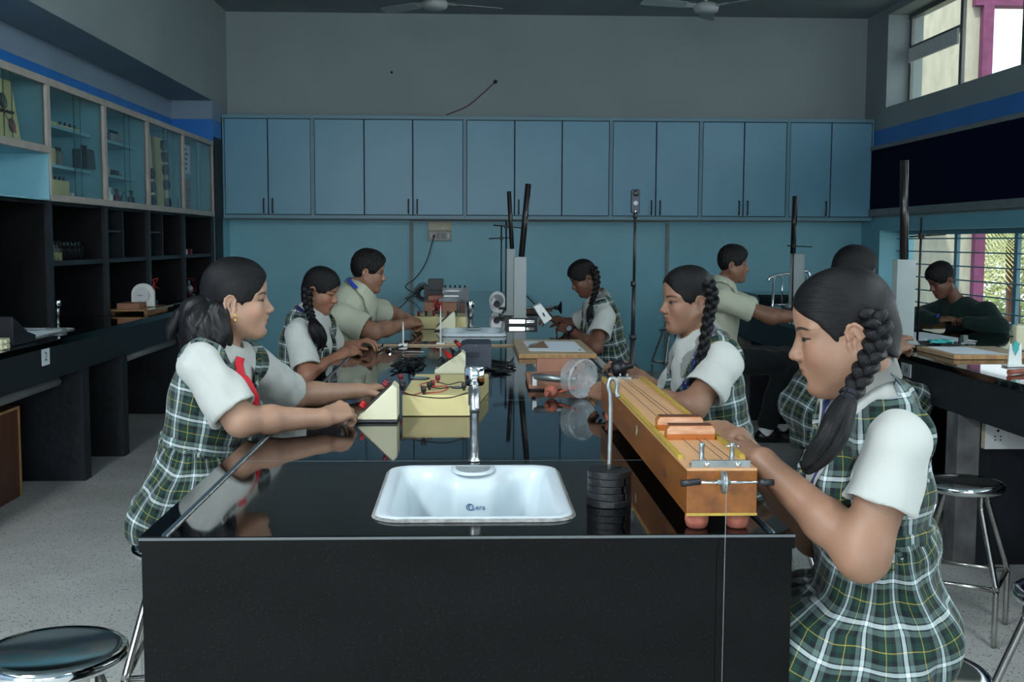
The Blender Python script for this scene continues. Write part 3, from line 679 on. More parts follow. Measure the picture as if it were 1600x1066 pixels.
# things on the left worktop
e = empty('power_meter', 'black slanted meter box with red terminals at the left edge, beside the left sink', 'meter')
b = MB(); b.prism([(-.17, 0), (.13, 0), (.13, .035), (.02, .06), (-.17, .15)], 'x', -.09, .09, None, .004); b.build('case', m_blkpl, e)
for k, (yy, zz) in enumerate(((.10, .05), (.06, .058), (-.02, .085))):
    b = MB(); b.cyl((.03*(k-1), yy, zz-.01), (.03*(k-1), yy, zz+.022), .011, seg=10); b.build('terminal', m_red, e)
for k in range(4):
    b = MB(); b.box(-.07, .07, -.12+.05*k, -.105+.05*k, .10-.022*k, .13-.026*k); b.build('label_strip', m_maroon, e)
p = on(25, 536, T); e.location = (-2.38, 6.0, T+.001)
for k in range(2):
    o = one('connector_block', lambda b: (b.box(-.10, .10, -.05, .05, 0, .026, bev=.003), b.box(.10, .112, -.02, .02, .006, .020)), m_cream, ['lower cream connector block at the left edge of the picture', 'upper cream connector block stacked at the left edge of the picture'][k], 'block'); o.location = (-2.36, 5.66, T+.001+k*.0275)
e = empty('dial_balance', 'white round dial gauge standing on the far end of the left worktop', 'gauge')
b = MB(); P = [(-.085, 0), (.085, 0)]+[(.085*math.cos(R(a)), .09+.085*math.sin(R(a))) for a in range(0, 181, 15)]; b.prism(P, 'y', -.02, .02, None, .004); b.build('case', m_white, e)
b = MB(); b.cyl((0, -.0205, .085), (0, -.026, .085), .062, seg=28); b.build('dial', m_dial, e)
b = MB(); b.torus((0, -.026, .085), .05, .0015, (0, 1, 0), seg=24, s2=4, a0=.2, a1=2.9); b.box(-.035, .002, -.03, -.027, .082, .086); b.build('pointer', m_ink, e)
p = on(264, 478, T+.03); e.location = (-2.46, 8.75, T+.034)
one('instrument_tray', lambda b: (b.box(-2.62, -2.30, 8.35, 9.0, T+.022, T+.032), b.box(-2.60, -2.57, 8.4, 8.95, T+.001, T+.022), b.box(-2.36, -2.33, 8.4, 8.95, T+.001, T+.022)), m_boardend, 'low wooden tray on feet on the left worktop carrying the round dial gauge', 'tray')
o = one('wooden_block', lambda b: b.box(-2.56, -2.40, 8.42, 8.62, T+.0325, T+.075, bev=.003), m_pink, 'pinkish wooden block on the tray beside the round dial gauge', 'block')
one('steel_ruler', lambda b: b.box(-2.33, -2.30, 8.3, 9.4, T+.0325, T+.036), m_chrome, 'long steel ruler along the edge of the tray on the left worktop', 'ruler')
e = empty('wooden_box', 'dark brown wooden box standing on the floor under the left worktop', 'box')
b = MB(); b.box(-2.90, -2.462, 5.2, 6.305, .001, .50, bev=.004); b.build('body', m_boxwood, e)
b = MB()
for y in (5.2, 6.29): b.box(-2.464, -2.456, y, y+.016, .001, .50)
b.box(-2.464, -2.456, 5.2, 6.30, .487, .50); b.build('edge_strip', m_boardend, e); setbase(e, (-2.7, 5.75, 0))

# ============================================================ CENTRAL TABLE
x0, x1, y0, y1 = -.60, .605, 2.068, 12.32
s1 = (-.184, .204, 2.168, 2.692); s2 = (-.158, .208, 6.42, 6.86)
e = empty('laboratory_table', 'long polished black granite laboratory table in the middle of the room', 'table')
b = MB(); zt, zb = T, T-.028
prev = y0
for sx0, sx1, sy0, sy1 in (s1, s2):
    b.box(x0, x1, prev, sy0+.006, zb, zt); b.box(x0, sx0+.006, sy0+.006, sy1-.006, zb, zt); b.box(sx1-.006, x1, sy0+.006, sy1-.006, zb, zt); prev = sy1-.006
b.box(x0, x1, prev, y1, zb, zt)
bmesh.ops.remove_doubles(b.bm, verts=b.bm.verts[:], dist=.0001)
b.build('top', m_gran, e)
m_jl = mat('pale_joint_and_edge_highlight', (.10, .115, .12), .5)
b = MB()
for y in (2.785, 3.86, 4.94, 6.02, 7.09, 8.137, 9.14, 10.139, 11.275): b.box(x0+.045, x1-.045, y-.0015, y+.0015, zt, zt+.0004)
b.build('slab_joint', m_jl, e)
for s in (-1, 1):
    xc = -.556 if s < 0 else .561
    b = MB(); b.box(xc-.004, xc+.004, y0+.004, y1, zt, zt+.0035, m_gap); b.box(xc+.006-.0015, xc+.006+.0015, y0+.004, y1, zt, zt+.0025, m_cement); b.build('edge_bead', None, e)
b = MB(); b.box(x0, x1, y0-.003, y0+.001, zb, zt-.0006, m_granside); b.box(x0, x1, y0-.0036, y0-.003, zt-.006, zt-.0012, m_jl); b.build('front_lip', None, e)  # thin pale strip paints a highlight along the top front edge
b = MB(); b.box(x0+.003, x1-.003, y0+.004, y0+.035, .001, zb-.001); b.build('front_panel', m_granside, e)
b = MB(); b.box(-.12, .13, 3.2, y1-.02, .001, .60); b.build('plinth_wall', m_slate, e)
setbase(e, (0, 7, 0))
sink('laboratory_sink', .010, 2.430, .194, .262, 'white ceramic sink in the near end of the central black table', logo=True)
sink('laboratory_sink', .025, 6.64, .183, .222, 'smaller-looking white sink far along the central black table', lobe=True, rise=.012)
tap('water_tap', .013, 2.775, .236, 'chrome tap with grooved round head standing behind the near sink of the central table')
tap('water_tap', .008, 7.115, .168, 'chrome tap with tapered body behind the far sink of the central table', r=.016)
# --- slotted weights
e = empty('slotted_weights', 'stack of black slotted weights with a tall grey hook on the central table', 'weights')
for k in range(5):
    b = MB(); h0 = .0005+k*.0146; rr = .045+(.001 if k == 0 else 0); n = 40; sl = .10 if k < 4 else .12; a0 = [.9, -.9, -1.0, -.85, .75][k]
    P = []
    for i in range(n+1):
        a = a0+sl+(2*math.pi-2*sl)*i/n; P.append((rr*math.cos(a), rr*math.sin(a)))
    c_, s_ = math.cos(a0), math.sin(a0); P += [(.006*s_*-1+0*c_, -.006*c_*-1)][:0]+[(-.004*s_, .004*c_*-1)][:0]+[(.004*s_, -.004*c_), (-.004*s_, .004*c_)]
    b.prism(P, 'z', h0, h0+.0140, None, .0012); b.build('weight', m_iron, e)
b = MB(); b.tube(crv([(0, 0, .072), (.001, 0, .16), (.0, 0, .225), (-.004, 0, .243), (-.001, 0, .258), (.008, 0, .260), (.014, 0, .248), (.013, 0, .232), (.015, -.003, .222)], 6), .0047, 10); b.build('hook_rod', m_rodg, e)
e.location = (.288, 2.312, T)
# --- sonometer
e = empty('sonometer', 'long varnished wooden sonometer box with strings and yellow edges on the right of the table', 'sonometer')
sz0, sz1 = .899, .984
b = MB(); b.box(.406, .538, 2.09, 3.485, sz0, sz1, bev=.0015); b.build('sound_box', m_wood, e)
b = MB(); b.box(.4062, .5378, 2.091, 3.484, sz1, sz1+.004); b.build('top_board', m_woodtop, e)
for xa in (.406, .528):
    b = MB(); b.prism([(2.185, sz1+.004), (3.484, sz1+.004), (3.484, sz1+.011), (2.195, sz1+.011)], 'x', xa, xa+.0105); b.build('yellow_edge', m_yellow, e)
b = MB(); b.box(.4055, .5385, 2.0885, 2.0905, sz0, sz0+.005); b.build('lower_trim', m_yellow, e)
for x in (.431, .508):
    for y in (2.118, 3.40):
        b = MB(); b.lathe([(.016, 0), (.020, .004), (.0225, .014), (.022, .0285)], (x, y, T+.0005), seg=20); b.build('rubber_foot', m_rubber, e)
for yy, w_ in ((2.520, 0), (2.397, 0)):
    b = MB(); zz = sz1+.004; X0, X1 = .4165+.004, .524
    b.prism([(X0, zz), (X1, zz), (X1, zz+.023), (X1-.006, zz+.031), (X0+.007, zz+.031), (X0, zz+.023)], 'y', yy, yy+.030, m_orangewood)
    b.prism([(X0+.001, zz+.013), (X1-.001, zz+.013), (X1-.001, zz+.023), (X1-.006, zz+.030), (X0+.007, zz+.030), (X0+.001, zz+.023)], 'y', yy-.0008, yy, m_bridgeface)
    b.box(X0+.006, X1-.006, yy, yy+.030, zz+.031, zz+.0325, m_wooddark); b.build('bridge', None, e)
b = MB()
for i, (xa, xb) in enumerate(((.455, .444), (.487, .470), (.505, .478))): b.cyl((xa, 2.16, sz1+.036 if False else sz1+.0085), (xb, 3.48, sz1+.0075), .0006, seg=5)
b.build('strings', m_ink, e)
b = MB(); b.box(.4165, .5275, 2.100, 2.106, sz1+.002, sz1+.0175, bev=.001); b.box(.4165, .5275, 2.106, 2.128, sz1+.004, sz1+.0075); b.build('metal_bracket', m_rodg, e)
for x in (.4450, .5035):
    b = MB(); b.lathe([(.0062, 0), (.0062, .005), (.0048, .007), (.0048, .028), (.0056, .031), (.0056, .037), (.003, .039)], (x, 2.150, sz1+.0042), seg=12); b.build('peg', m_rodg, e)
    b = MB(); b.sph((x, 2.098, sz1+.010), (.0055, .003, .0055), None, 12); b.build('screw', m_chrome, e)
b = MB(); b.cyl((.490, 2.150, sz1+.036), (.520, 2.148, sz1+.0355), .0018, seg=6); b.build('peg_pin', m_chrome, e)
b = MB(); b.cyl((.3925, 2.060, .9685), (.5575, 2.060, .9685), .0028, seg=10); b.build('axle', m_chrome, e)
for xa, xb in ((.3895, .425), (.535, .5615)):
    b = MB(); b.cyl((xa, 2.062, .9675 if xa > .5 else .966), (xb, 2.062, .9675 if xa > .5 else .970), .0062, seg=12); b.build('rubber_sleeve', m_blkpl, e)
b = MB(); b.lathe([(.004, -.012), (.0055, -.0115), (.0055, -.004), (.0205, -.0035), (.021, -.0015), (.017, 0), (.021, .0015), (.0205, .0035), (.0055, .004), (.0055, .012), (.004, .0125)], (.4682, 2.060, .9685), (1, 0, 0), 28); b.build('pulley', m_rodg, e)
b = MB(); b.cyl((.4682, 2.038, .965), (.4665, 2.042, .16), .0006, seg=5); b.build('string', mat('grey_thread', (.2, .2, .2), .6), e)
b = MB(); b.lathe([(.035, 0), (.035, .05), (.004, .055), (.003, .10)], (.4665, 2.042, .06), seg=20); b.build('hanging_weight', m_iron, e)
b = MB(); b.cyl((.4055, 2.735, .953), (.4065, 2.735, .953), .0125, seg=20); b.build('round_sticker', mat('aged_sticker', (.30, .27, .20), .5, var=.3, scale=90), e)
b = MB(); b.sph((.4058, 2.33, .932), (.0009, .020, .011), None, 16); b.build('sound_hole', m_wooddark, e)
b = MB(); b.box(.452, .496, 3.462, 3.482, sz1+.004, sz1+.012); b.cyl((.462, 3.47, sz1+.01), (.462, 3.47, sz1+.022), .003, seg=6); b.cyl((.484, 3.47, sz1+.01), (.484, 3.47, sz1+.022), .003, seg=6); b.build('far_bridge', m_rodg, e)
setbase(e, (.47, 2.8, T))
# --- near-left power supply with wedge meter
def wedge(name, X0, X1, Y0, Y1, zl, zr, lab, base=True, fl=.014, m1=None, terms=((.5, m_red),)):
    e = empty(name, lab, 'meter')
    zb = T+.001+(.008 if base else 0)
    b = MB(); b.prism([(X0, zb), (X1, zb), (X1, zr-.012), (X1-fl, zr), (X0+.006, zl+.004), (X0, zl)], 'y', Y0, Y1, None, .0025); b.build('case', m1 or m_cream, e)
    if base: b = MB(); b.box(X0-.002, X1+.001, Y0-.001, Y1+.001, T+.001, zb, bev=.001); b.build('base_plate', m_blkpl, e)
    nrm = Vector((-(zr-zl), 0, (X1-fl-X0))).normalized()
    a, c = Vector((X0+.01, 0, zl+.012)), Vector((X1-fl-.004, 0, zr-.002))
    b = MB(); A = [a+nrm*.0005, c+nrm*.0005, c+nrm*.003, a+nrm*.003]
    b.prism([(p.x, p.z) for p in A], 'y', Y0+.012, Y1-.012); b.build('face_plate', m_blkpl, e)
    for t, m2 in terms:
        p = a.lerp(c, t)
        for yy in (Y0+.03, Y1-.03): b = MB(); b.cyl(Vector((p.x, yy, p.z)), Vector((p.x, yy, p.z))+nrm*.022, .0065, seg=10); b.build('terminal', m2, e)
    setbase(e, ((X0+X1)/2, (Y0+Y1)/2, T)); return e
wedge('wedge_meter', -.331, -.213, 3.375, 3.487, .885, .984, 'cream wedge-shaped meter held by the girl with the red lanyard', terms=((.12, m_red), (.88, m_maroon)))
e = empty('power_supply', 'yellowed cream experiment box with knobs and wires in the middle of the table', 'experiment box')
b = MB(); b.prism([(-.206, 3.497), (.004, 3.497), (.07, 4.06), (-.19, 4.06)], 'z', T+.001, .936, None, .003); b.build('case', m_cream2, e)
for px, py, m1, r, h in ((629, 607, m_blkpl, .012, .026), (662, 613, m_blkpl, .0085, .026), (671, 606, m_blkpl, .0085, .026), (725, 607, m_blkpl, .008, .024), (626, 592, m_maroon, .0085, .024), (684, 595, m_maroon, .0085, .026), (676, 603, m_maroon, .0075, .026)):
    p = on(px, py+3, .937); b = MB(); b.cyl((p.x, p.y, .936), (p.x, p.y, .944), r*.5, seg=8); b.lathe([(r*.8, 0), (r, .003), (r, h-.01), (r*.8, h-.008)], (p.x, p.y, .944), seg=14); b.build('knob', m1, e)
for px, py, r in ((655, 592, .036), (716, 606, .022)):
    p = on(px, py, .937); b = MB(); b.cyl((p.x, p.y, .9362), (p.x, p.y, .940), r, seg=28, m=m_blkpl); b.cyl((p.x, p.y, .940), (p.x, p.y, .9408), r*.8, seg=28, m=m_meter); b.build('dial', None, e)
def wire(pts, m1, r=.0016): b = MB(); b.tube(crv([on(x, y, z) for x, y, z in pts], 7), r, 6); return b.build('wire', m1, e)
wire([(629, 612, .94), (645, 617, .9385), (662, 612, .94)], m_red2); wire([(662, 614, .94), (690, 612, .939), (700, 604, .94), (676, 604, .95)], m_red2)
wire([(629, 614, .94), (660, 620, .938), (700, 622, .938), (733, 613, .938)], m_cable, .0018); wire([(671, 604, .95), (688, 607, .939), (705, 604, .94)], m_cable); wire([(684, 597, .95), (700, 601, .939), (720, 597, .939), (733, 600, .94)], m_cable)
wire([(684, 597, .95), (668, 598, .939), (656, 602, .9385), (672, 606, .94)], m_red2)
setbase(e, (-.07, 3.78, T))
wedge('wedge_meter', -.137, -.014, 4.55, 4.66, .893, .968, 'cream wedge-shaped meter with a red plug in front of the dark power unit', terms=((.25, m_blkpl), (.75, m_blkpl)))
e = empty('red_plug', 'red and black plug leads resting on the second wedge meter', 'plug lead')
b = MB(); b.tube([on(693, 547, .965), on(703, 557, .953)], [.006, .009], 8); b.build('plug', m_red, e)
b = MB(); b.tube([on(704, 545, .972), on(712, 553, .968)], [.006, .008], 8); b.build('black_plug', m_blkpl, e)
p = on(698, 553, .955)
e = empty('power_unit', 'dark blue-grey metal power unit with side vents in the middle of the table', 'power unit')
b = MB(); b.prism([(-.02, T+.004), (.094, T+.004), (.094, .978), (.088, .982), (-.01, .982), (-.03, .975), (-.045, .955)], 'y', 4.74, 4.98, None, .003); b.build('case', m_psu, e)
b = MB()
for k in range(9): b.box(-.012+k*.0065, -.009+k*.0065, 4.736, 4.741, .925, .948)
b.build('vents', m_ink, e)
for x, z in ((.003, .955), (.003, .905), (.086, .962), (.086, .90), (.03, .976)):
    b = MB(); b.sph((x, 4.739, z), .0022, None, 6); b.build('screw', m_chrome, e)
for k in range(3):
    b = MB(); b.cyl((-.03-.006*k, 4.78+.05*k, .962), (-.05-.006*k, 4.78+.05*k, .985), .007, seg=8); b.build('terminal', [m_red, m_blkpl, m_maroon][k], e)
setbase(e, (.03, 4.86, T))
random.seed(11)
for nm, cx, cy, n, lab in (('cable_coil', .13, 4.85, 7, 'tangle of black cable to the right of the dark power unit'), ('cable_coil', -.26, 4.95, 9, 'flat tangle of black cables and clips in front of the needle stands')):
    b = MB()
    for k in range(n):
        pts = [(cx+random.uniform(-.07, .07), cy+random.uniform(-.22, .22), T+.005+random.random()*.018) for _ in range(5)]; b.tube(crv(pts, 5), .0028, 5)
    tag(b.build(nm, m_cable), lab, 'cable')
# --- metre scale and needle stands
one('metre_scale', lambda b: b.box(-.47, .245, 5.86, 5.885, T+.001, T+.008), m_board, 'thin wooden metre scale lying across the table behind the dark power unit', 'ruler')
def needle(px, py, h, lab):
    p = on(px, py, T); e = empty('needle_stand', lab, 'needle stand', 'white needle stands by the metre scale'); e.location = (p.x, p.y, T+.001)
    b = MB(); b.box(-.022, .022, -.04, .04, 0, .012, bev=.002); b.build('base', m_white, e)
    b = MB(); b.tube([(0, 0, .01), (0, 0, h*.7), (0, 0, h)], [.0045, .004, .001], 8); b.build('needle', m_white, e)
needle(630, 541, .125, 'left white needle stand, the shorter one, near the girl with the dark braid')
needle(688.5, 539, .205, 'right white needle stand, the taller one, in front of the far sink')
e = empty('clamp_parts', 'small heap of shiny clamp screws at the fingertips of the second girl on the left', 'clamp parts')
random.seed(5)
for k in range(7):
    a = on(585+k*6, 547+random.uniform(-3, 3), T); b = MB()
    b.cyl((a.x, a.y, T+.006), (a.x+random.uniform(-.03, .03), a.y+random.uniform(-.08, .08), T+.012), .005, seg=8); b.build('screw_piece', m_chrome if k % 2 else m_blkpl, e)
one('steel_rod', lambda b: b.cyl(on(612, 549, T+.006), on(662, 550, T+.006), .0035, seg=8), m_rodg, 'thin steel rod lying on the table left of the centre beside the clamp screws', 'rod')
# --- far pile of instruments
e = empty('power_supply', 'yellowed experiment box in front of the boy in the pale shirt, far along the table', 'experiment box')
b = MB(); b.box(-.335, -.018, 6.98, 7.36, T+.001, .945, bev=.003); b.build('case', m_cream2, e)
for k in range(6):
    b = MB(); b.cyl((-.31+k*.045, 7.05+.03*(k % 3), .945), (-.31+k*.045, 7.05+.03*(k % 3), .975), .008, seg=8); b.build('knob', m_blkpl if k % 2 else m_maroon, e)
setbase(e, (-.17, 7.2, T))
e = wedge('wedge_meter', -.205, -.083, 6.84, 6.96, .882, .985, 'cream wedge meter with a yellow slanted top before the far experiment box', terms=())
random.seed(21)
e = tangle('wire_bundle', -.20, 7.30, .946, m_maroon, m_red2, 'tangle of red wires on the far experiment box', 'wires', 8, .5)
def stackbox(name, X0, X1, Y0, Y1, Z0, Z1, m1, lab, cat, slope=0):
    b = MB(); b.prism([(X0-slope, Z0), (X1, Z0), (X1, Z1), (X0, Z1)], 'y', Y0, Y1, None, .003); return tag(b.build(name, m1), lab, cat)
stackbox('wooden_block', -.30, -.08, 7.62, 7.9, T+.001, 1.0, m_pink, 'brown box at the bottom left of the far instrument pile', 'box')
stackbox('wooden_block', -.06, .05-.08, 7.62, 7.9, T+.001, 1.0, m_wooddark, 'dark brown box at the bottom right of the far instrument pile', 'box')
stackbox('grey_meter', -.17, -.07, 7.64, 7.86, 1.001, 1.035, m_meter, 'grey meter with sloping side on the far instrument pile', 'meter', .07)
stackbox('wooden_block', -.28, -.18, 7.88, 8.1, T+.001, 1.03, m_pink, 'reddish block behind the far instrument pile', 'box')
e = empty('terminal_rail', 'grey rail with black terminals on top of the far instrument pile', 'apparatus')
b = MB(); b.box(-.19, .0, 8.15, 8.3, T+.001, 1.075); b.build('body', m_meter, e)
for k in range(5):
    b = MB(); b.cyl((-.17+k*.035, 8.2, 1.075), (-.17+k*.035, 8.2, 1.092), .006, seg=8); b.build('terminal', m_blkpl, e)
setbase(e, (-.1, 8.2, T))
e = empty('fan_motor', 'black motor with bristling wires at the back left of the far instrument pile', 'apparatus')
b = MB(); b.box(-.33, -.19, 8.4, 8.6, T+.001, 1.08); b.box(-.30, -.19, 8.36, 8.6, 1.05, 1.125); b.build('body', m_blkpl, e)
b = MB()
for k in range(26):
    a = R(80+k*8); c = Vector((-.33, 8.42, 1.02)); d = Vector((math.cos(a), 0, math.sin(a))); b.tube([c+d*.03, c+d*.075+Vector((0, .01, .01))], [.006, .003], 4)
b.build('wire_ends', m_blkpl, e); setbase(e, (-.27, 8.5, T))
# --- dial with horn (resonance apparatus)
e = empty('sound_meter', 'white oval dial with a long rod ending in a black horn, far along the table', 'apparatus')
Yd = 8.65
b = MB(); c = at(777, 471, Yd); P = [(c.x+.062*math.cos(R(a)), c.z+(.078 if math.sin(R(a)) > 0 else .10)*math.sin(R(a))) for a in range(0, 360, 15)]; b.prism(P, 'y', Yd, Yd+.03, None, .006); b.build('case', m_white, e)
b = MB(); b.cyl((c.x, Yd-.001, c.z+.005), (c.x, Yd-.006, c.z+.005), .048, seg=24); b.build('dial', m_meter, e)
b = MB(); b.cyl((c.x-.004, Yd-.006, c.z-.02), (c.x-.004, Yd-.06, c.z-.022), .026, .02, 16); b.build('boss', m_blkpl, e)
a1, a2, a3 = at(780, 482, Yd), at(866, 481, Yd), at(877, 481, Yd)
b = MB(); b.cyl(a1, a2, .011, seg=12); b.build('rod', m_rodg, e)
b = MB(); b.lathe([(.013, 0), (.016, .02), (.018, .03), (.048, .05), (.05, .055), (.02, .057)], a2, (1, 0, 0), 20); b.build('horn', m_blkpl, e)
b = MB(); b.box(c.x-.04, c.x+.42, Yd+.035, Yd+.10, T+.001, T+.035); b.build('base', m_wooddark, e); setbase(e, (.3, Yd, T))
o = one('tin_can', lambda b: b.lathe([(.035, 0), (.035, .09), (.03, .092)], seg=18), m_board, 'small wooden pot with a shiny lid behind the black and white columns', 'pot'); o.location = (.385-.06, 9.2, T+.001)
# --- columns with black tubes
def column(name, X0, X1, Y, zt, tube, lab, w_=.085, base=None):
    e = empty(name, lab, 'resonance column', 'clear columns with black tubes')
    b = MB(); t = .006
    b.box(X0, X1, Y, Y+.07, T+.026, zt, m_acryl, bev=.003); b.build('acrylic_column', None, e)
    b = MB(); b.prism([(X0-.03, T+.02), (X1+.03, T+.02), (X1+.004, T+.05), (X0-.004, T+.05)], 'y', Y-.01, Y+.08); b.build('foot', m_acryl, e)
    b = MB(); b.box(X0-.05, X1+.06, Y-.03, Y+.1, T+.001, T+.02, bev=.002)
    if base:
        b.box(X0-.06, X1+.07, Y-.04, Y-.03, T+.001, T+.045)
    b.build('base', m_blkpl, e)
    if base:
        b = MB(); b.box(X0-.03, X0+.07, Y-.043, Y-.04, T+.012, T+.035); b.box(X0+.08, X0+.13, Y-.043, Y-.04, T+.016, T+.02); b.box(X0+.08, X0+.13, Y-.043, Y-.04, T+.026, T+.03); b.build('metal_plate', m_chrome, e)
    (xa, za), (xb, zb_), r = tube; yc = Y+.035
    b = MB(); b.cyl((xa, yc, za-.06), (xa, yc, zt+.004), r*.6, seg=10); b.cyl((xa, yc, zt+.001), (xb, yc, zb_), r, seg=20); b.build('black_tube', m_tube, e)
    b = MB(); d = (Vector((xb, yc, zb_))-Vector((xa, yc, zt))).normalized(); b.cyl(Vector((xa, yc-r*.92, zt+.003)), Vector((xb, yc-r*.92, zb_-.002)), r*.22, seg=6); b.build('highlight_strip', m_tube_highlight, e)  # thin lighter strip paints the highlight down the black tube
    setbase(e, ((X0+X1)/2, Y, T))
column('resonance_column', .288, .368, 7.36, 1.306, ((.337, 1.306), (.379, 1.773), .0195), 'frosted column with a black tube leaning right, nearest in the middle of the table', base=1)
column('resonance_column', .262, .322, 8.0, 1.352, ((.300, 1.352), (.277, 1.752), .0155), 'frosted column with a thinner black tube leaning left, second in the middle of the table')
column('resonance_column', 2.165, 2.262, 5.73, 1.322, ((2.212, 1.322), (2.196, 1.822), .0215), 'tallest-looking frosted column with a black tube, on the near part of the right bench')
column('resonance_column', 2.555, 2.655, 9.0, 1.315, ((2.50+.07, 1.315), (2.487+.09, 1.77), .022), 'frosted column with a black tube at the far end of the right bench')
def retort(name, px, py0, py1, Y, bar, lab):
    e = empty(name, lab, 'retort stand', 'black retort stands'); p0, p1 = at(px, py0, Y), at(px, py1, Y)
    b = MB(); b.cyl((p0.x, Y, T+.012), (p0.x, Y, p0.z), .006, seg=10); b.build('rod', m_handle, e)
    b = MB(); b.box(p0.x-.05, p0.x+.05, Y-.08, Y+.06, T+.001, T+.013, bev=.002); b.build('base', m_iron, e)
    (xa, ya), (xb, yb_) = bar; A, B_ = at(xa, ya, Y-.012), at(xb, yb_, Y-.012)
    b = MB(); b.cyl(A, B_, .0045, seg=8); b.build('clamp_arm', m_handle, e)
    c = at(px, ya+(yb_-ya)*(px-xa)/(xb-xa), Y-.006); b = MB(); b.box(c.x-.012, c.x+.012, Y-.022, Y+.01, c.z-.014, c.z+.014, bev=.003); b.cyl((c.x, Y-.022, c.z), (c.x, Y-.045, c.z), .004, seg=6); b.build('boss_head', m_iron, e)
    setbase(e, (p0.x, Y, T))
retort('retort_stand', 791, 346, 495, 8.25, ((771, 352), (817, 356.5)), 'black retort stand with the higher clamp arm, beside the leaning black tubes')
retort('retort_stand', 783.5, 352, 457, 8.95, ((764, 373), (797, 371.5)), 'black retort stand with the lower clamp arm, left of the leaning black tubes')
retort('retort_stand', 1440, 340, 545, 5.95, ((1421, 370), (1478, 366)), 'black retort stand on the right bench before the boy in the dark sweater')
retort('retort_stand', 1241, 349, 475, 8.7, ((1230, 384), (1269, 386)), 'black retort stand at the far end of the right bench')
# --- drawing board with paper and slab
e = empty('drawing_board', 'wooden drawing board with white paper on the right of the central table', 'drawing board')
b = MB(); b.box(.228, .585, 5.22, 5.99, T+.001, T+.023, bev=.002); b.build('board', m_board, e)
b = MB(); b.box(.2285, .5845, 5.2185, 5.2205, T+.003, T+.021); b.build('end_grain', m_boardend, e); setbase(e, (.41, 5.6, T))
e = tag(one('paper_sheet', lambda b: b.prism([(.285, 5.35), (.545, 5.31), (.54, 5.86), (.275, 5.88)], 'z', T+.0235, T+.0245), m_paper, 'white paper sheet pinned on the drawing board of the central table', 'paper'))
b = MB(); b.cyl((.525, 5.38, T+.0246), (.525, 5.38, T+.027), .008, seg=12); tag(b.build('drawing_pin', m_ink), 'dark drawing pin in the corner of the white paper on the drawing board', 'pin')
o = one('glass_prism', lambda b: b.prism([(-.055, 0), (.045, 0), (.02, .035), (-.04, .012)], 'y', -.03, .03), mat('smoky_brown_glass', (.10, .06, .035), .15, coat=.5), 'smoky brown prism on the white paper of the drawing board', 'prism'); p = on(842, 543, T+.025); o.location = (p.x, p.y, T+.0247)
# --- softboards, red bulb, clear drum
e = empty('softboard', 'pinkish board lying on the table under the clear drum', 'board'); b = MB(); b.prism([(.215, 4.11), (.46, 4.09), (.47, 4.50), (.222, 4.48)], 'z', T+.006, T+.026, None, .002); b.build('board', m_pink, e)
b = MB(); b.box(.222, .458, 4.12, 4.46, T+.001, T+.006); b.build('rubber_base', m_blkpl, e); setbase(e, (.33, 4.3, T))
one('softboard', lambda b: b.box(.275, .47, 4.62, 4.66, T+.001, T+.062, bev=.002), m_pink, 'upright pinkish board behind the clear drum', 'board')
e = empty('rubber_bulb', 'red rubber bulb with an orange tube on the central table', 'rubber bulb')
b = MB(); b.sph((.283, 3.90, T+.0245), (.0245, .026, .0235), None, 20); b.cyl((.270, 3.875, T+.022), (.262, 3.862, T+.020), .010, .008, 12); b.build('bulb', m_rubber, e)
b = MB(); b.tube(crv([(.305, 3.905, T+.020), (.33, 3.91, T+.026), (.36, 3.90, T+.036), (.385, 3.885, T+.045)], 5), .005, 10); b.build('tube', mat('orange_rubber_tube', (.50, .11, .06), .5), e); setbase(e, (.283, 3.9, T))
one('metal_tube', lambda b: (b.cyl((.232, 4.04, .929), (.375, 4.0, .920), .0125, seg=16), b.box(.225, .24, 4.03, 4.12, T+.027, .930)), m_rodg, 'grey metal tube resting by the pinkish board and the clear drum', 'tube')
e = empty('clear_drum', 'clear plastic drum held by the smiling girl', 'drum')
ax = Vector((.62, -.75, -.10)).normalized(); c = Vector((.372, 3.90, .9435))
b = MB(); b.lathe([(.010, -.004), (.058, -.004), (.064, .0), (.064, .042), (.070, .044), (.070, .050), (.062, .051), (.055, .045), (.012, .045)], c-ax*.02, ax, 36); b.build('shell', m_clear2, e)
for k in range(5):
    a = k*1.3; p_ = c-ax*.022+Vector((0, 0, 1)).cross(ax).normalized()*.03*math.cos(a)+Vector((0, 0, 1))*.03*math.sin(a); b = MB(); b.cyl(p_-ax*.004, p_+ax*.004, .005, seg=8); b.build('rivet', m_chrome, e)
setbase(e, c)
# ============================================================ RIGHT BENCH
e = empty('laboratory_bench', 'long black granite bench on the right side carrying wooden boards', 'bench')
bx0, bx1, by0, by1 = 2.115, 3.42, 1.2, 9.5
b = MB(); b.box(bx0, bx1, by0, by1, T-.03, T, bev=.003); b.build('top', m_gran, e)
b = MB(); b.box(bx0+.012, bx0+.04, by0, by1, .665, T-.031); b.box(bx1-.04, bx1-.012, by0, by1, .665, T-.031); b.build('front_panel', m_blackedge, e)
for y in (1.6, 4.84, 6.5, 8.9):
    b = MB(); b.box(bx0+.0+.001, bx0+.10, y-.004, y+.11, .001, .665, m_stainwall); b.box(bx0+.10, bx1-.02, y, y+.11, .001, .665, m_slate); b.box(bx0+.042, bx1-.042, y, y+.11, .665, T-.031, m_slate); b.build('support_panel', None, e)
b = MB(); b.box(2.72, 2.76, by0, by1, .001, T-.032); b.build('middle_panel', m_slate, e)
setbase(e, (2.75, 5, 0))
plate(1409, 1423, 566, 591, 2.123, '14', 'white number plate reading 14 on the left face of the right bench', -1)
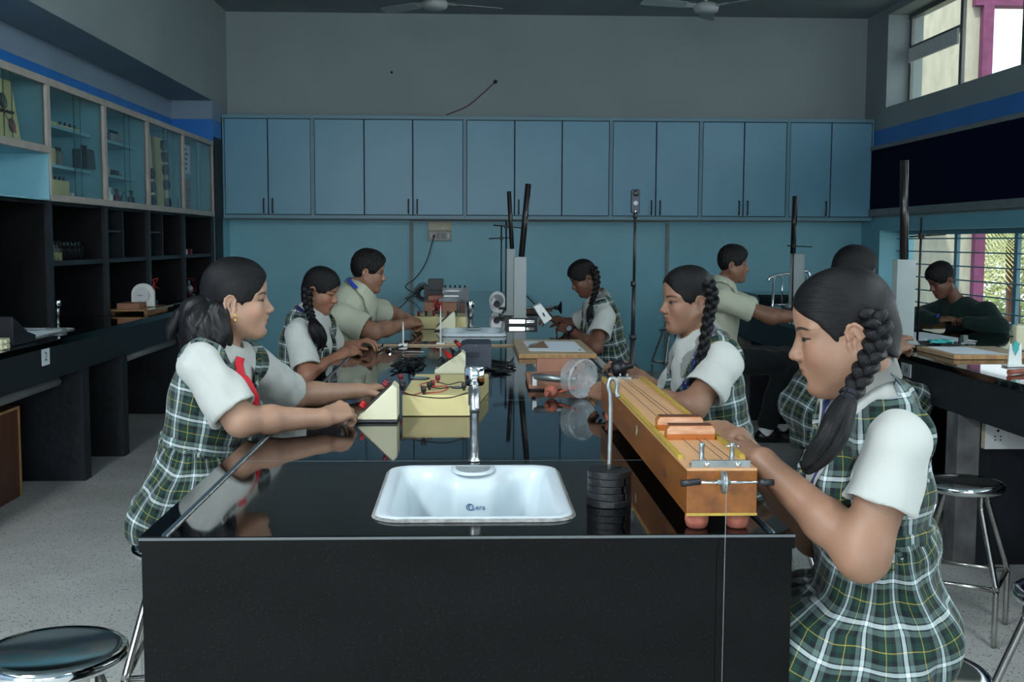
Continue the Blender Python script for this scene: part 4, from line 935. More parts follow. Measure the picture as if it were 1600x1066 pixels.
def sockets(x0, y, z0, lab):
    e = empty('socket_box', lab, 'socket box')
    b = MB(); b.box(x0, x0+.40, y-.035, y, z0, z0+.107, m_white); b.box(x0-.001, x0+.016, y-.034, y, z0+.001, z0+.106, m_beige); b.build('box', None, e)
    for dx in (.055, .20, .30):
        b = MB()
        for a, c, r in ((0, .03, .006), (-.012, .005, .0035), (.012, .005, .0035), (-.012, -.01, .0035), (.012, -.01, .0035)): b.cyl((x0+dx+a, y-.0352, z0+.05+c), (x0+dx+a, y-.037, z0+.05+c), r, seg=8)
        b.build('socket_holes', m_ink, e)
    b = MB(); b.box(x0+.092, x0+.107, y-.041, y-.035, z0+.035, z0+.075, bev=.001); b.build('switch', m_white, e)
    setbase(e, (x0+.2, y, z0))
sockets(2.222, 4.835, .522, 'cream socket and switch box on the end of the right bench')
def board(x0, y0, x1, y1, lab, ang=0):
    e = empty('drawing_board', lab, 'drawing board', 'drawing boards on the right bench'); b = MB(); b.box(x0, x1, y0, y1, T+.001, T+.022, bev=.002); b.build('board', m_board, e)
    b = MB(); b.box(x0+.001, x1-.001, y0-.001, y0+.001, T+.003, T+.020); b.build('end_grain', m_boardend, e); setbase(e, ((x0+x1)/2, (y0+y1)/2, T))
board(2.235, 5.18, 2.63, 5.62, 'nearer wooden drawing board on the right bench with a teal cord on its paper')
board(2.90, 7.30, 3.33, 7.68, 'farther wooden drawing board on the right bench, before the boy in the sweater')
one('paper_sheet', lambda b: b.prism([(2.26, 5.24), (2.50, 5.20), (2.47, 5.56), (2.27, 5.58)], 'z', T+.0225, T+.0235), m_paper, 'white paper on the nearer drawing board of the right bench', 'paper')
one('paper_sheet', lambda b: b.prism([(2.93, 7.34), (3.15, 7.32), (3.13, 7.6), (2.95, 7.6)], 'z', T+.0225, T+.0235), m_paper, 'white paper on the farther drawing board of the right bench', 'paper')
one('paper_sheet', lambda b: b.prism([(2.35, 6.25), (2.78, 6.15), (2.72, 6.75), (2.40, 6.8)], 'z', T+.001, T+.003), m_paper, 'large white sheet lying on the granite of the right bench between the two boards', 'paper')
random.seed(31)
b = MB(); c = on(1466, 536, T+.025)
for k in range(7): b.tube(crv([(c.x+random.uniform(-.06, .06), c.y+random.uniform(-.05, .05), T+.028+random.random()*.012) for _ in range(5)], 5), .0045, 6)
tag(b.build('teal_cord', m_teal), 'small heap of teal cord on the paper of the nearer right board', 'cord')
o = one('drawing_pin', lambda b: b.sph((0, 0, .006), (.009, .009, .006), None, 10), m_ink, 'black knob pin on the nearer board of the right bench', 'pin'); p = on(1511, 541, T+.022); o.location = (p.x, p.y, T+.0225)
o = one('switch_key', lambda b: (b.box(-.05, .05, -.03, .03, 0, .02, bev=.002), b.cyl((.06, 0, .01), (.06, 0, .05), .008, seg=8)), m_blkpl, 'small black key switch on the right bench behind the nearer board', 'switch'); p = on(1470, 528, T); o.location = (2.47, 5.8, T+.001)
o = one('clip_block', lambda b: (b.box(-.012, .012, -.02, .02, 0, .05, bev=.002), b.box(-.05, .05, -.03, .03, -.0, .012, bev=.002)), m_rodg, 'grey metal clip block on the right bench behind the nearer board', 'clip'); o.location = (2.62, 5.95, T+.001)
e = empty('lens_holder', 'white forked lens holder with a teal leaf-shaped pointer on the right bench', 'lens holder'); p = on(1585, 573, T)
b = MB(); b.box(-.045, .045, -.03, .03, 0, .008, bev=.002); b.prism([(-.03, .008), (.03, .008), (.026, .10), (.019, .10), (0, .045), (-.019, .10), (-.026, .10)], 'y', -.004, .004); b.build('fork', m_white, e)
b = MB(); b.prism([(0, .05), (.013, .075), (.012, .10), (0, .115), (-.012, .10), (-.013, .075)], 'y', -.008, -.005); b.build('pointer', m_teal, e); e.location = (p.x, p.y, T+.001)
e = empty('optical_box', 'cream and orange optical stand cut by the right edge of the picture', 'optical stand'); p = on(1596, 548, T)
b = MB(); b.box(-.045, .02, -.03, .03, 0, .13, bev=.012); b.build('cream_body', m_cream, e); b = MB(); b.box(.021, .13, -.035, .035, 0, .14, bev=.012); b.build('orange_body', m_orange, e)
b = MB(); b.cyl((-.075, 0, .07), (-.045, 0, .07), .004, seg=6); b.build('pin', m_ink, e); e.location = (p.x, p.y, T+.001)
one('wooden_handle', lambda b: b.tube([on(1577, 582, T+.012), on(1585, 581, T+.012), on(1600, 580, T+.012)], [.012, .009, .012], 10), m_rubber, 'short reddish wooden handle lying on the right bench by the white lens holder', 'handle')  # loose reddish handle piece
one('far_worktop', lambda b: (b.box(2.95, XR-.008, 11.6, YB-.008, T-.03, T), b.box(2.98, XR-.008, 11.65, YB-.008, .001, T-.031)), m_gran, 'black worktop in the far right corner below the blue cupboards', 'worktop')

# ============================================================ STOOLS AND CHAIRS
def make_stool(h=.55, r=.145):
    e = empty('stool', '', 'stool')
    b = MB(); b.lathe([(.001, h-.008), (r*.55, h-.006), (r*.82, h-.002), (r*.94, h), (r*.99, h-.006), (r, h-.014), (r*.985, h-.026), (r*.95, h-.030), (r*.9, h-.026), (.001, h-.024)], seg=64); b.build('seat', m_chrome, e)
    for k in range(4):
        a = math.pi/4+k*math.pi/2; d = Vector((math.cos(a), math.sin(a), 0))
        b = MB(); b.tube(crv([d*(r*.74)+Vector((0, 0, h-.027)), d*(r*.74)+Vector((0, 0, h-.07)), d*(r*.80)+Vector((0, 0, h-.10)), d*(r*1.38)+Vector((0, 0, .22)), d*(r*1.40)+Vector((0, 0, .19)), d*(r*1.40)+Vector((0, 0, .002))], 5), .0105, 10); b.build('leg', m_steel, e)
        a2 = a+math.pi/2; d2 = Vector((math.cos(a2), math.sin(a2), 0))
        b = MB(); b.cyl(d*(r*1.39)+Vector((0, 0, .205)), d2*(r*1.39)+Vector((0, 0, .205)), .009, seg=8); b.build('footrest_bar', m_steel, e)
    return e
proto = make_stool()
stool_list = [(-.875, 2.385, .55, .3, 'empty chrome stool in the bottom left corner of the picture'),
 (-.815, 3.25, .55, .1, 'chrome stool under the girl with the red lanyard'),
 (.905, 2.22, .55, .2, 'chrome stool under the nearest girl with the thick braid'),
 (1.785, 4.02, .55, 1.0, 'empty chrome stool by the end of the right bench, below the socket box'),
 (1.50, 2.72, .55, .45, 'stool at the right edge of the picture, only its bent legs in view'),
 (-.83, 5.15, .55, .2, 'stool under the second girl on the left side of the table'),
 (-.83, 6.25, .55, .5, 'stool under the boy in the pale shirt on the left side of the table'),
 (1.02, 3.78, .55, .1, 'stool under the smiling girl with the thin braid'),
 (.90, 6.22, .55, .4, 'stool under the girl wearing a wristwatch'),
 (1.42, 6.85, .62, .4, 'stool under the boy in the pale shirt and dark trousers on the right'),
 (1.70, 5.25, .55, .7, 'stool under the girl with glasses behind the nearest girl'),
 (3.68, 7.05, .55, .4, 'stool under the boy in the dark sweater'),
 (2.02, 11.3, .55, .3, 'empty stool against the back wall, left one of the two beside the smiling girl'),
 (2.32, 11.0, .50, .8, 'empty lower stool against the back wall, right one of the two beside the smiling girl')]
for i, (x, y, h, rz, lab) in enumerate(stool_list):
    o = proto if i == 0 else copy_tree(proto)
    o.location = (x, y, 0); o.rotation_euler.z = rz; o.scale = (1.05 if i == 0 else 1, 1.05 if i == 0 else 1, h/.55); o['label'] = lab; o['category'] = 'stool'; o['group'] = 'chrome laboratory stools'
e = empty('metal_chair', 'chair with a curved chrome back rail behind the far end of the right bench', 'chair')
c = Vector((2.88, 9.9, 0))
b = MB(); b.box(-.2, .2, -.2, .2, .44, .47, bev=.012); b.build('seat', m_blkpl, e)
for sx in (-1, 1):
    for sy in (-1, 1):
        b = MB(); b.tube([(sx*.18, sy*.18, .44), (sx*.2, sy*.21, .002)], .011, 8); b.build('leg', m_steel, e)
    b = MB(); b.tube([(sx*.16, .19, .47), (sx*.16, .22, .80), (sx*.15, .22, 1.10)], .010, 8); b.build('back_post', m_chrome, e)
b = MB(); b.tube(crv([(-.20, .22, 1.06), (-.17, .22, 1.10), (0, .24, 1.13), (.15, .22, 1.15), (.18, .22, 1.10)], 6), .013, 10)
for x in (-.07, 0.0, .08): b.cyl((x, .22, .85), (x, .235, 1.125), .007, seg=8)
b.cyl((-.16, .22, .85), (.16, .22, .85), .009, seg=8); b.build('back_rail', m_chrome, e); e.location = c; e.rotation_euler.z = .1

# ============================================================ CAMERA ON A POLE
e = empty('camera_pole', 'tall thin black pole stand on the floor carrying a slim black camera', 'camera pole')
Yp = 5.1; top = at(992.5, 334, Yp)
x = top.x
b = MB(); b.cyl((x, Yp, .02), (x-.004, Yp, .62), .0145, seg=12); b.cyl((x-.004, Yp, .62), (x-.004, Yp, .98), .0115, seg=12); b.cyl((x-.004, Yp, .98), (x-.001, Yp, 1.22), .009, seg=12); b.cyl((x-.001, Yp, 1.22), (x, Yp, top.z), .0065, seg=12)
for z in (.62, .98, 1.22): b.cyl((x-.004, Yp, z-.012), (x-.004, Yp, z+.012), .0155 if z < 1 else .012, seg=12)
b.cyl((x, Yp, top.z-.02), (x, Yp, top.z), .010, seg=12); b.build('pole', m_blkpl, e)
for k in range(3):
    a = k*2.094+.4; b = MB(); b.tube([(x, Yp, .10), (x+.2*math.cos(a), Yp+.2*math.sin(a), .012)], .008, 8); b.build('foot', m_blkpl, e)
setbase(e, (x, Yp, 0))
e = empty('slim_camera', 'slim black camera with two lenses on top of the thin black pole', 'camera')
b = MB(); b.box(-.0205, .0205, -.013, .013, 0, .107, bev=.008, seg=3); b.build('body', m_psu, e)
b = MB(); b.lathe([(.012, 0), (.0135, .004), (.0115, .007), (.006, .009), (.001, .0095)], (0, -.0128, .089), (0, -1, 0), 20); b.build('lens', m_blkpl, e)
b = MB(); b.cyl((0, -.0131, .046), (0, -.0136, .046), .010, seg=16); b.build('screen', m_meter, e)
b = MB(); b.sph((0, -.0135, .0095), .0022, None, 8); b.build('status_light', m_ledw, e)
e.location = (x, Yp, top.z+.0005)
# ============================================================ PEOPLE: implicit-surface modelling
class Field:
    def __init__(s, lo, hi, res):
        s.lo = np.array(lo, float); s.res = res; s.n = np.ceil((np.array(hi)-s.lo)/res).astype(int)+1
        s.f = np.full(s.n, .5, np.float32)
    def reg(s, lo, hi):
        a = np.clip(np.floor((np.array(lo)-s.lo)/s.res).astype(int), 0, s.n); b = np.clip(np.ceil((np.array(hi)-s.lo)/s.res).astype(int)+1, 0, s.n)
        if (b <= a).any(): return None, None
        ax = [(s.lo[i]+s.res*np.arange(a[i], b[i])).astype(np.float32) for i in range(3)]
        return (slice(a[0], b[0]), slice(a[1], b[1]), slice(a[2], b[2])), (ax[0][:, None, None], ax[1][None, :, None], ax[2][None, None, :])
    def put(s, sl, d, k, op):
        f = s.f[sl]
        if op == 'u':
            if k > 0: h = np.maximum(k-np.abs(f-d), 0)/k; s.f[sl] = np.minimum(f, d)-h*h*k*.25
            else: s.f[sl] = np.minimum(f, d)
        else:
            if k > 0: h = np.maximum(k-np.abs(f+d), 0)/k; s.f[sl] = np.maximum(f, -d)+h*h*k*.25
            else: s.f[sl] = np.maximum(f, -d)
    def cap(s, a, b, r1, r2=None, k=.01, op='u'):
        a, b = np.array(a, float), np.array(b, float); r2 = r1 if r2 is None else r2; m = max(r1, r2)+k+3*s.res
        sl, X = s.reg(np.minimum(a, b)-m, np.maximum(a, b)+m)
        if sl is None: return
        ba = b-a; L = max(ba@ba, 1e-9); p = [X[i]-np.float32(a[i]) for i in range(3)]
        t = np.clip((p[0]*ba[0]+p[1]*ba[1]+p[2]*ba[2])/L, 0, 1).astype(np.float32)
        d = np.sqrt((p[0]-t*ba[0])**2+(p[1]-t*ba[1])**2+(p[2]-t*ba[2])**2)-(r1+(r2-r1)*t)
        s.put(sl, d.astype(np.float32), k, op)
    def ell(s, c, r, M=None, k=.01, op='u'):
        c, r = np.array(c, float), np.array(r, float); M = np.eye(3) if M is None else M; m = max(r)+k+3*s.res
        sl, X = s.reg(c-m, c+m)
        if sl is None: return
        p = [X[i]-np.float32(c[i]) for i in range(3)]
        q = [p[0]*M[j][0]+p[1]*M[j][1]+p[2]*M[j][2] for j in range(3)]
        k0 = np.sqrt(sum((q[j]/r[j])**2 for j in range(3)))+1e-6; k1 = np.sqrt(sum((q[j]/r[j]**2)**2 for j in range(3)))+1e-6
        s.put(sl, (k0*(k0-1)/k1).astype(np.float32), k, op)
    def grid(s): return s.reg(s.lo, s.lo+s.res*s.n)[1]
    def fn(s, fun, k=0.): # intersect with fun(x,y,z) < 0
        X = s.grid(); d = fun(*X).astype(np.float32); s.put((slice(None),)*3, -d, k, 'c')
    def nets(s):
        f = s.f; neg = f < 0; n = np.array(f.shape)
        neg[0] = neg[-1] = False; neg[:, 0] = neg[:, -1] = False; neg[:, :, 0] = neg[:, :, -1] = False
        c = np.zeros(n-1, np.uint8)
        for i in (0, 1):
            for j in (0, 1):
                for k in (0, 1): c += neg[i:n[0]-1+i, j:n[1]-1+j, k:n[2]-1+k]
        act = (c > 0) & (c < 8); flat = np.flatnonzero(act); I = np.array(np.unravel_index(flat, act.shape)).T
        acc = np.zeros((len(I), 3)); cnt = np.zeros(len(I))
        for ax in range(3):
            o = [a for a in range(3) if a != ax]
            for u in (0, 1):
                for v in (0, 1):
                    A = I.copy(); A[:, o[0]] += u; A[:, o[1]] += v; B = A.copy(); B[:, ax] += 1
                    na, nb = neg[A[:, 0], A[:, 1], A[:, 2]], neg[B[:, 0], B[:, 1], B[:, 2]]; m = na != nb
                    fa, fb = f[A[m, 0], A[m, 1], A[m, 2]], f[B[m, 0], B[m, 1], B[m, 2]]
                    t = np.clip(fa/(fa-fb+1e-12), 0, 1); P = A[m].astype(float); P[:, ax] += t; acc[m] += P; cnt[m] += 1
        V = s.lo+s.res*acc/np.maximum(cnt, 1)[:, None]; Q = []
        sh = act.shape
        for ax in range(3):
            o = [(1, 2), (2, 0), (0, 1)][ax]
            a = [slice(0, n[i]) for i in range(3)]; b = list(a); a[ax] = slice(0, n[ax]-1); b[ax] = slice(1, n[ax])
            na, nb = neg[tuple(a)], neg[tuple(b)]; E_ = np.array(np.nonzero(na != nb)).T
            s0 = na[E_[:, 0], E_[:, 1], E_[:, 2]]; qs = []
            for du, dv in ((-1, -1), (0, -1), (0, 0), (-1, 0)):
                C = E_.copy(); C[:, o[0]] += du; C[:, o[1]] += dv; qs.append(np.searchsorted(flat, np.ravel_multi_index(C.T, sh)))
            q = np.array(qs).T; q[~s0] = q[~s0][:, ::-1]; Q.append(q)
        return V, np.concatenate(Q)
def npmesh(name, parts, mats, parent=None, attrs=None):
    V = np.concatenate([p[0] for p in parts]); off = 0; Fs = []; mi = []
    for p in parts:
        Fs.append(p[1]+off); off += len(p[0]); mi.append(np.full(len(p[1]), p[2] if len(p) > 2 else 0))
    F = np.concatenate(Fs); mi = np.concatenate(mi)
    me = bpy.data.meshes.new(name); me.vertices.add(len(V)); me.vertices.foreach_set('co', V.astype(np.float32).ravel())
    me.loops.add(F.size); me.loops.foreach_set('vertex_index', F.astype(np.int32).ravel()); me.polygons.add(len(F))
    me.polygons.foreach_set('loop_start', np.arange(0, F.size, 4, dtype=np.int32)); me.polygons.foreach_set('material_index', mi.astype(np.int32))
    me.polygons.foreach_set('use_smooth', np.ones(len(F), bool)); me.update(calc_edges=True); me.validate()
    for m_ in mats: me.materials.append(m_)
    for k, v in (attrs or {}).items():
        a = me.attributes.new(k, 'FLOAT_VECTOR', 'POINT'); a.data.foreach_set('vector', v.astype(np.float32).ravel())
    o = bpy.data.objects.new(name, me); COL.objects.link(o)
    if parent: o.parent = parent
    return o
def vnormals(V, F):
    a, b, c, d = V[F[:, 0]], V[F[:, 1]], V[F[:, 2]], V[F[:, 3]]; fn = np.cross(c-a, d-b); n = np.zeros_like(V)
    for i in range(4): np.add.at(n, F[:, i], fn)
    return n/(np.linalg.norm(n, axis=1, keepdims=True)+1e-12)
def relax(V, F, it=1, w_=.5):
    E_ = np.concatenate([F[:, [0, 1]], F[:, [1, 2]], F[:, [2, 3]], F[:, [3, 0]]]); E_ = np.concatenate([E_, E_[:, ::-1]])
    for _ in range(it):
        s_ = np.zeros_like(V); c = np.zeros(len(V))
        for i in range(3): s_[:, i] = np.bincount(E_[:, 0], V[E_[:, 1], i], len(V))
        c = np.bincount(E_[:, 0], minlength=len(V)); V = V+w_*(s_/np.maximum(c, 1)[:, None]-V)
    return V
# ---------------- shader expression helper
class X:
    def __init__(s, t, sock): s.t, s.s = t, sock
    def op(s, o, b=None, c=None):
        n = s.t.nodes.new('ShaderNodeMath'); n.operation = o
        for i, v in enumerate((s, b, c)):
            if v is None: continue
            if isinstance(v, X): s.t.links.new(v.s, n.inputs[i])
            else: n.inputs[i].default_value = v
        return X(s.t, n.outputs[0])
    def __add__(s, b): return s.op('ADD', b)
    def __sub__(s, b): return s.op('SUBTRACT', b)
    def __mul__(s, b): return s.op('MULTIPLY', b)
    def abs(s): return s.op('ABSOLUTE')
    def clamp(s): n = s.op('ADD', 0.); n.s.node.use_clamp = True; return n
    def below(s, th, soft): return ((s*-1)+th).op('DIVIDE', soft).clamp()      # 1 where s < th
    def above(s, th, soft): return (s-th).op('DIVIDE', soft).clamp()
    def max(s, b): return s.op('MAXIMUM', b)
    def min(s, b): return s.op('MINIMUM', b)
def sep(t, vec):
    n = t.nodes.new('ShaderNodeSeparateXYZ'); t.links.new(vec, n.inputs[0]); return [X(t, n.outputs[i]) for i in range(3)]
def mixc(t, fac, a, b):
    n = t.nodes.new('ShaderNodeMix'); n.data_type = 'RGBA'; t.links.new(fac.s, n.inputs[0])
    for i, v in ((6, a), (7, b)):
        if isinstance(v, tuple): n.inputs[i].default_value = c4(v)
        else: t.links.new(v, n.inputs[i])
    return n.outputs[2]
def attr(t, name): n = t.nodes.new('ShaderNodeAttribute'); n.attribute_name = name; return n.outputs['Vector']
def skin(name, col, lid=.0035, lip=(.26, .085, .075), browth=.0045, gaze=-.0075):
    M = bpy.data.materials.new(name); M.use_nodes = True; t = M.node_tree; b = t.nodes['Principled BSDF']; L = t.links
    hl = attr(t, 'hl'); x, y, z = sep(t, hl); ay = y.abs(); front = x.above(.035, .004)
    tc = N(t, 'ShaderNodeTexCoord'); nz = N(t, 'ShaderNodeTexNoise'); nz.inputs['Scale'].default_value = 14; nz.inputs['Detail'].default_value = 5; L.new(tc.outputs['Object'], nz.inputs['Vector'])
    c = mixc(t, X(t, nz.outputs[0]).above(.35, .35), tuple(v*.90 for v in col), tuple(min(1, v*1.08) for v in col))
    # cheeks, nose and ears slightly redder
    ck = ((ay-.045).op('POWER', 2)*1.+(z+.028).op('POWER', 2)).below(.0009, .0009)*front*.35
    c = mixc(t, ck, c, (min(1, col[0]*1.08), col[1]*.82, col[2]*.80))
    # lips
    lh = ((ay*(1/.0245)).op('POWER', 2)*-1+1)
    lipm = ((z+.0575).abs()-lh*.0105).below(0., .0018)*x.above(.074, .003)*ay.below(.0245, .002)
    c = mixc(t, lipm*.85, c, lip)
    ml = (z+.0568-((ay*40).op('POWER', 2)*.002)).abs().below(.0011, .0009)*x.above(.074, .003)*ay.below(.0235, .003)
    c = mixc(t, ml*.85, c, tuple(v*.2 for v in lip))
    # nostril
    no = ((ay-.0075).op('POWER', 2)+(z+.0385).op('POWER', 2)+(x-.098).op('POWER', 2)*.3).below(.000012, .00001)
    c = mixc(t, no*.9, c, tuple(v*.12 for v in col))
    # eye: sclera, iris, lash line
    u = (ay-.0345)*(1/.0180); sh = (u.op('POWER', 2)*-1+1)
    zc = z-.0015+(u*-.0012)
    eye = (zc.abs()-sh*lid).below(0., .0007)*front*ay.above(.014, .001)
    c = mixc(t, eye*.9, c, (.11, .08, .07))
    iris = ((ay-(.031-gaze)).op('POWER', 2)+(zc+.0005).op('POWER', 2)).below(.000078, .000008)*eye
    c = mixc(t, iris, c, (.018, .009, .006))
    lash = (zc-sh*lid-.0004).abs().below(.0024, .0010)*sh.above(-.12, .1)*front*ay.above(.014, .001)
    c = mixc(t, lash*.95, c, (.012, .008, .007))
    crease = (zc-sh*lid-.0052).abs().below(.0007, .0007)*sh.above(.1, .3)*front
    c = mixc(t, crease*.6, c, tuple(v*.4 for v in col))
    # eyebrow
    bu = (ay-.012)*(1/.046); arch = (bu*3.14159).op('SINE')*.0045
    bn = N(t, 'ShaderNodeTexNoise'); bn.inputs['Scale'].default_value = 900; L.new(tc.outputs['Object'], bn.inputs['Vector'])
    th = (bu*-.45+1)*browth+((X(t, bn.outputs[0])-.5)*.0035)
    brow = ((z-.0205-arch).abs()-th).below(0., .0012)*bu.above(0., .12)*bu.below(1.12, .2)*front
    c = mixc(t, brow*.92, c, (.014, .009, .008))
    L.new(c, b.inputs['Base Color']); b.inputs['Roughness'].default_value = .48; b.inputs['Specular IOR Level'].default_value = .42
    b.inputs['Subsurface Weight'].default_value = .06; b.inputs['Subsurface Radius'].default_value = (.012, .005, .003); b.inputs['Subsurface Scale'].default_value = .6
    n3 = N(t, 'ShaderNodeTexNoise'); n3.inputs['Scale'].default_value = 700; L.new(tc.outputs['Object'], n3.inputs['Vector'])
    bp = N(t, 'ShaderNodeBump'); bp.inputs['Strength'].default_value = .10; bp.inputs['Distance'].default_value = .002; L.new(n3.outputs[0], bp.inputs['Height']); L.new(bp.outputs[0], b.inputs['Normal'])
    return M
def hairmat(name, sc_=(70, 3, 1), bump=.55, col=(.0030, .0028, .0033), col2=(.010, .0095, .0105), rough=.42, parting=False):
    M = bpy.data.materials.new(name); M.use_nodes = True; t = M.node_tree; b = t.nodes['Principled BSDF']; L = t.links
    st = attr(t, 'st'); mp = N(t, 'ShaderNodeMapping'); mp.inputs['Scale'].default_value = sc_; L.new(st, mp.inputs[0])
    n = N(t, 'ShaderNodeTexNoise'); n.inputs['Scale'].default_value = 1; n.inputs['Detail'].default_value = 4; L.new(mp.outputs[0], n.inputs['Vector'])
    r = N(t, 'ShaderNodeValToRGB'); r.color_ramp.elements[0].position = .35; r.color_ramp.elements[1].position = .7; r.color_ramp.elements[0].color = c4(col); r.color_ramp.elements[1].color = c4(col2)
    L.new(n.outputs[0], r.inputs[0]); pz = sep(t, st)[2]; hc = mixc(t, pz.abs().below(.0016, .0008)*.8, r.outputs[0], (.16, .085, .055)) if parting else r.outputs[0]; L.new(hc, b.inputs['Base Color']); b.inputs['Roughness'].default_value = rough; b.inputs['Specular IOR Level'].default_value = .22
    bp = N(t, 'ShaderNodeBump'); bp.inputs['Strength'].default_value = bump; bp.inputs['Distance'].default_value = .004; L.new(n.outputs[0], bp.inputs['Height']); L.new(bp.outputs[0], b.inputs['Normal'])
    return M
def tartan(name, rep=.078, green=(.007, .034, .024), bright=1.):
    M = bpy.data.materials.new(name); M.use_nodes = True; t = M.node_tree; b = t.nodes['Principled BSDF']; L = t.links
    uv = attr(t, 'uvp'); u, v, _ = sep(t, uv)
    wv = N(t, 'ShaderNodeTexNoise'); wv.inputs['Scale'].default_value = 9; L.new(uv, wv.inputs['Vector'])
    gy, bk = (.10, .15, .14), (.004, .007, .010)
    seq = [(0, green), (.18, (.42, .34, .06)), (.205, green), (.36, bk), (.48, gy), (.60, bk), (.63, (.60, .68, .70)), (.725, bk), (.755, gy), (.87, bk)]
    def line(c):
        f = (c*(1/rep)).op('FRACT'); r = N(t, 'ShaderNodeValToRGB'); r.color_ramp.interpolation = 'CONSTANT'; cr = r.color_ramp
        cr.elements[0].position = 0; cr.elements[0].color = c4(seq[0][1]); cr.elements[1].position = seq[1][0]; cr.elements[1].color = c4(seq[1][1])
        for p, cc in seq[2:]:
            e_ = cr.elements.new(p); e_.color = c4(cc)
        L.new(f.s, r.inputs[0]); return r.outputs[0]
    j = (X(t, wv.outputs[0])-.5)*.012
    tw = ((u+v)*900).op('FRACT').above(.5, .01)
    n = N(t, 'ShaderNodeMix'); n.data_type = 'RGBA'; n.inputs[0].default_value = .5; L.new(line(u+j), n.inputs[6]); L.new(line(v+j), n.inputs[7])
    sc2 = N(t, 'ShaderNodeMix'); sc2.data_type = 'RGBA'; sc2.blend_type = 'MULTIPLY'; sc2.inputs[0].default_value = 1; sc2.inputs[7].default_value = (bright, bright, bright, 1); L.new(n.outputs[2], sc2.inputs[6])
    L.new(sc2.outputs[2], b.inputs['Base Color']); b.inputs['Roughness'].default_value = .8; b.inputs['Specular IOR Level'].default_value = .25
    b.inputs['Sheen Weight'].default_value = .15
    tc = N(t, 'ShaderNodeTexCoord'); n3 = N(t, 'ShaderNodeTexNoise'); n3.inputs['Scale'].default_value = 26; n3.inputs['Detail'].default_value = 4; L.new(tc.outputs['Object'], n3.inputs['Vector'])
    bp = N(t, 'ShaderNodeBump'); bp.inputs['Strength'].default_value = .3; bp.inputs['Distance'].default_value = .012; L.new(n3.outputs[0], bp.inputs['Height']); L.new(bp.outputs[0], b.inputs['Normal'])
    return M
def cloth(name, col, rough=.8, bump=.7, sc_=11):
    m_ = mat(name, col, rough, spec=.25, var=.03, scale=9, bump=bump, bscale=sc_); m_.node_tree.nodes['Principled BSDF'].inputs['Sheen Weight'].default_value = .1
    for n in m_.node_tree.nodes:
        if n.type == 'BUMP': n.inputs['Distance'].default_value = .012
    return m_
m_shirt = cloth('white_school_shirt', (.45, .465, .435)); m_shirt2 = cloth('cream_school_shirt', (.42, .44, .33)); m_sweater = cloth('dark_green_sweater', (.006, .022, .018), .95)
m_trouser = cloth('dark_school_trousers', (.008, .011, .012), .9); m_sock = cloth('white_sock', (.7, .72, .72)); m_shoe = mat('black_leather_shoe', (.006, .006, .007), .25)
m_lany_r = cloth('red_ribbon', (.50, .015, .03), .5, .1); m_lany_b = cloth('navy_ribbon', (.012, .018, .10), .5, .1); m_lany_b2 = cloth('blue_ribbon', (.02, .06, .40), .5, .1)
m_hair = hairmat('black_hair_combed', (70, 3, 0), parting=True); m_braid = hairmat('black_hair_braided', (26, 4, 1), .7); m_short = hairmat('short_black_hair', (14, 60, 22), .8, rough=.6); m_gold = mat('gold', (.75, .45, .12), .25, 1.)
m_tartan = tartan('green_tartan'); m_tie = cloth('black_hair_band', (.01, .012, .02), .6)

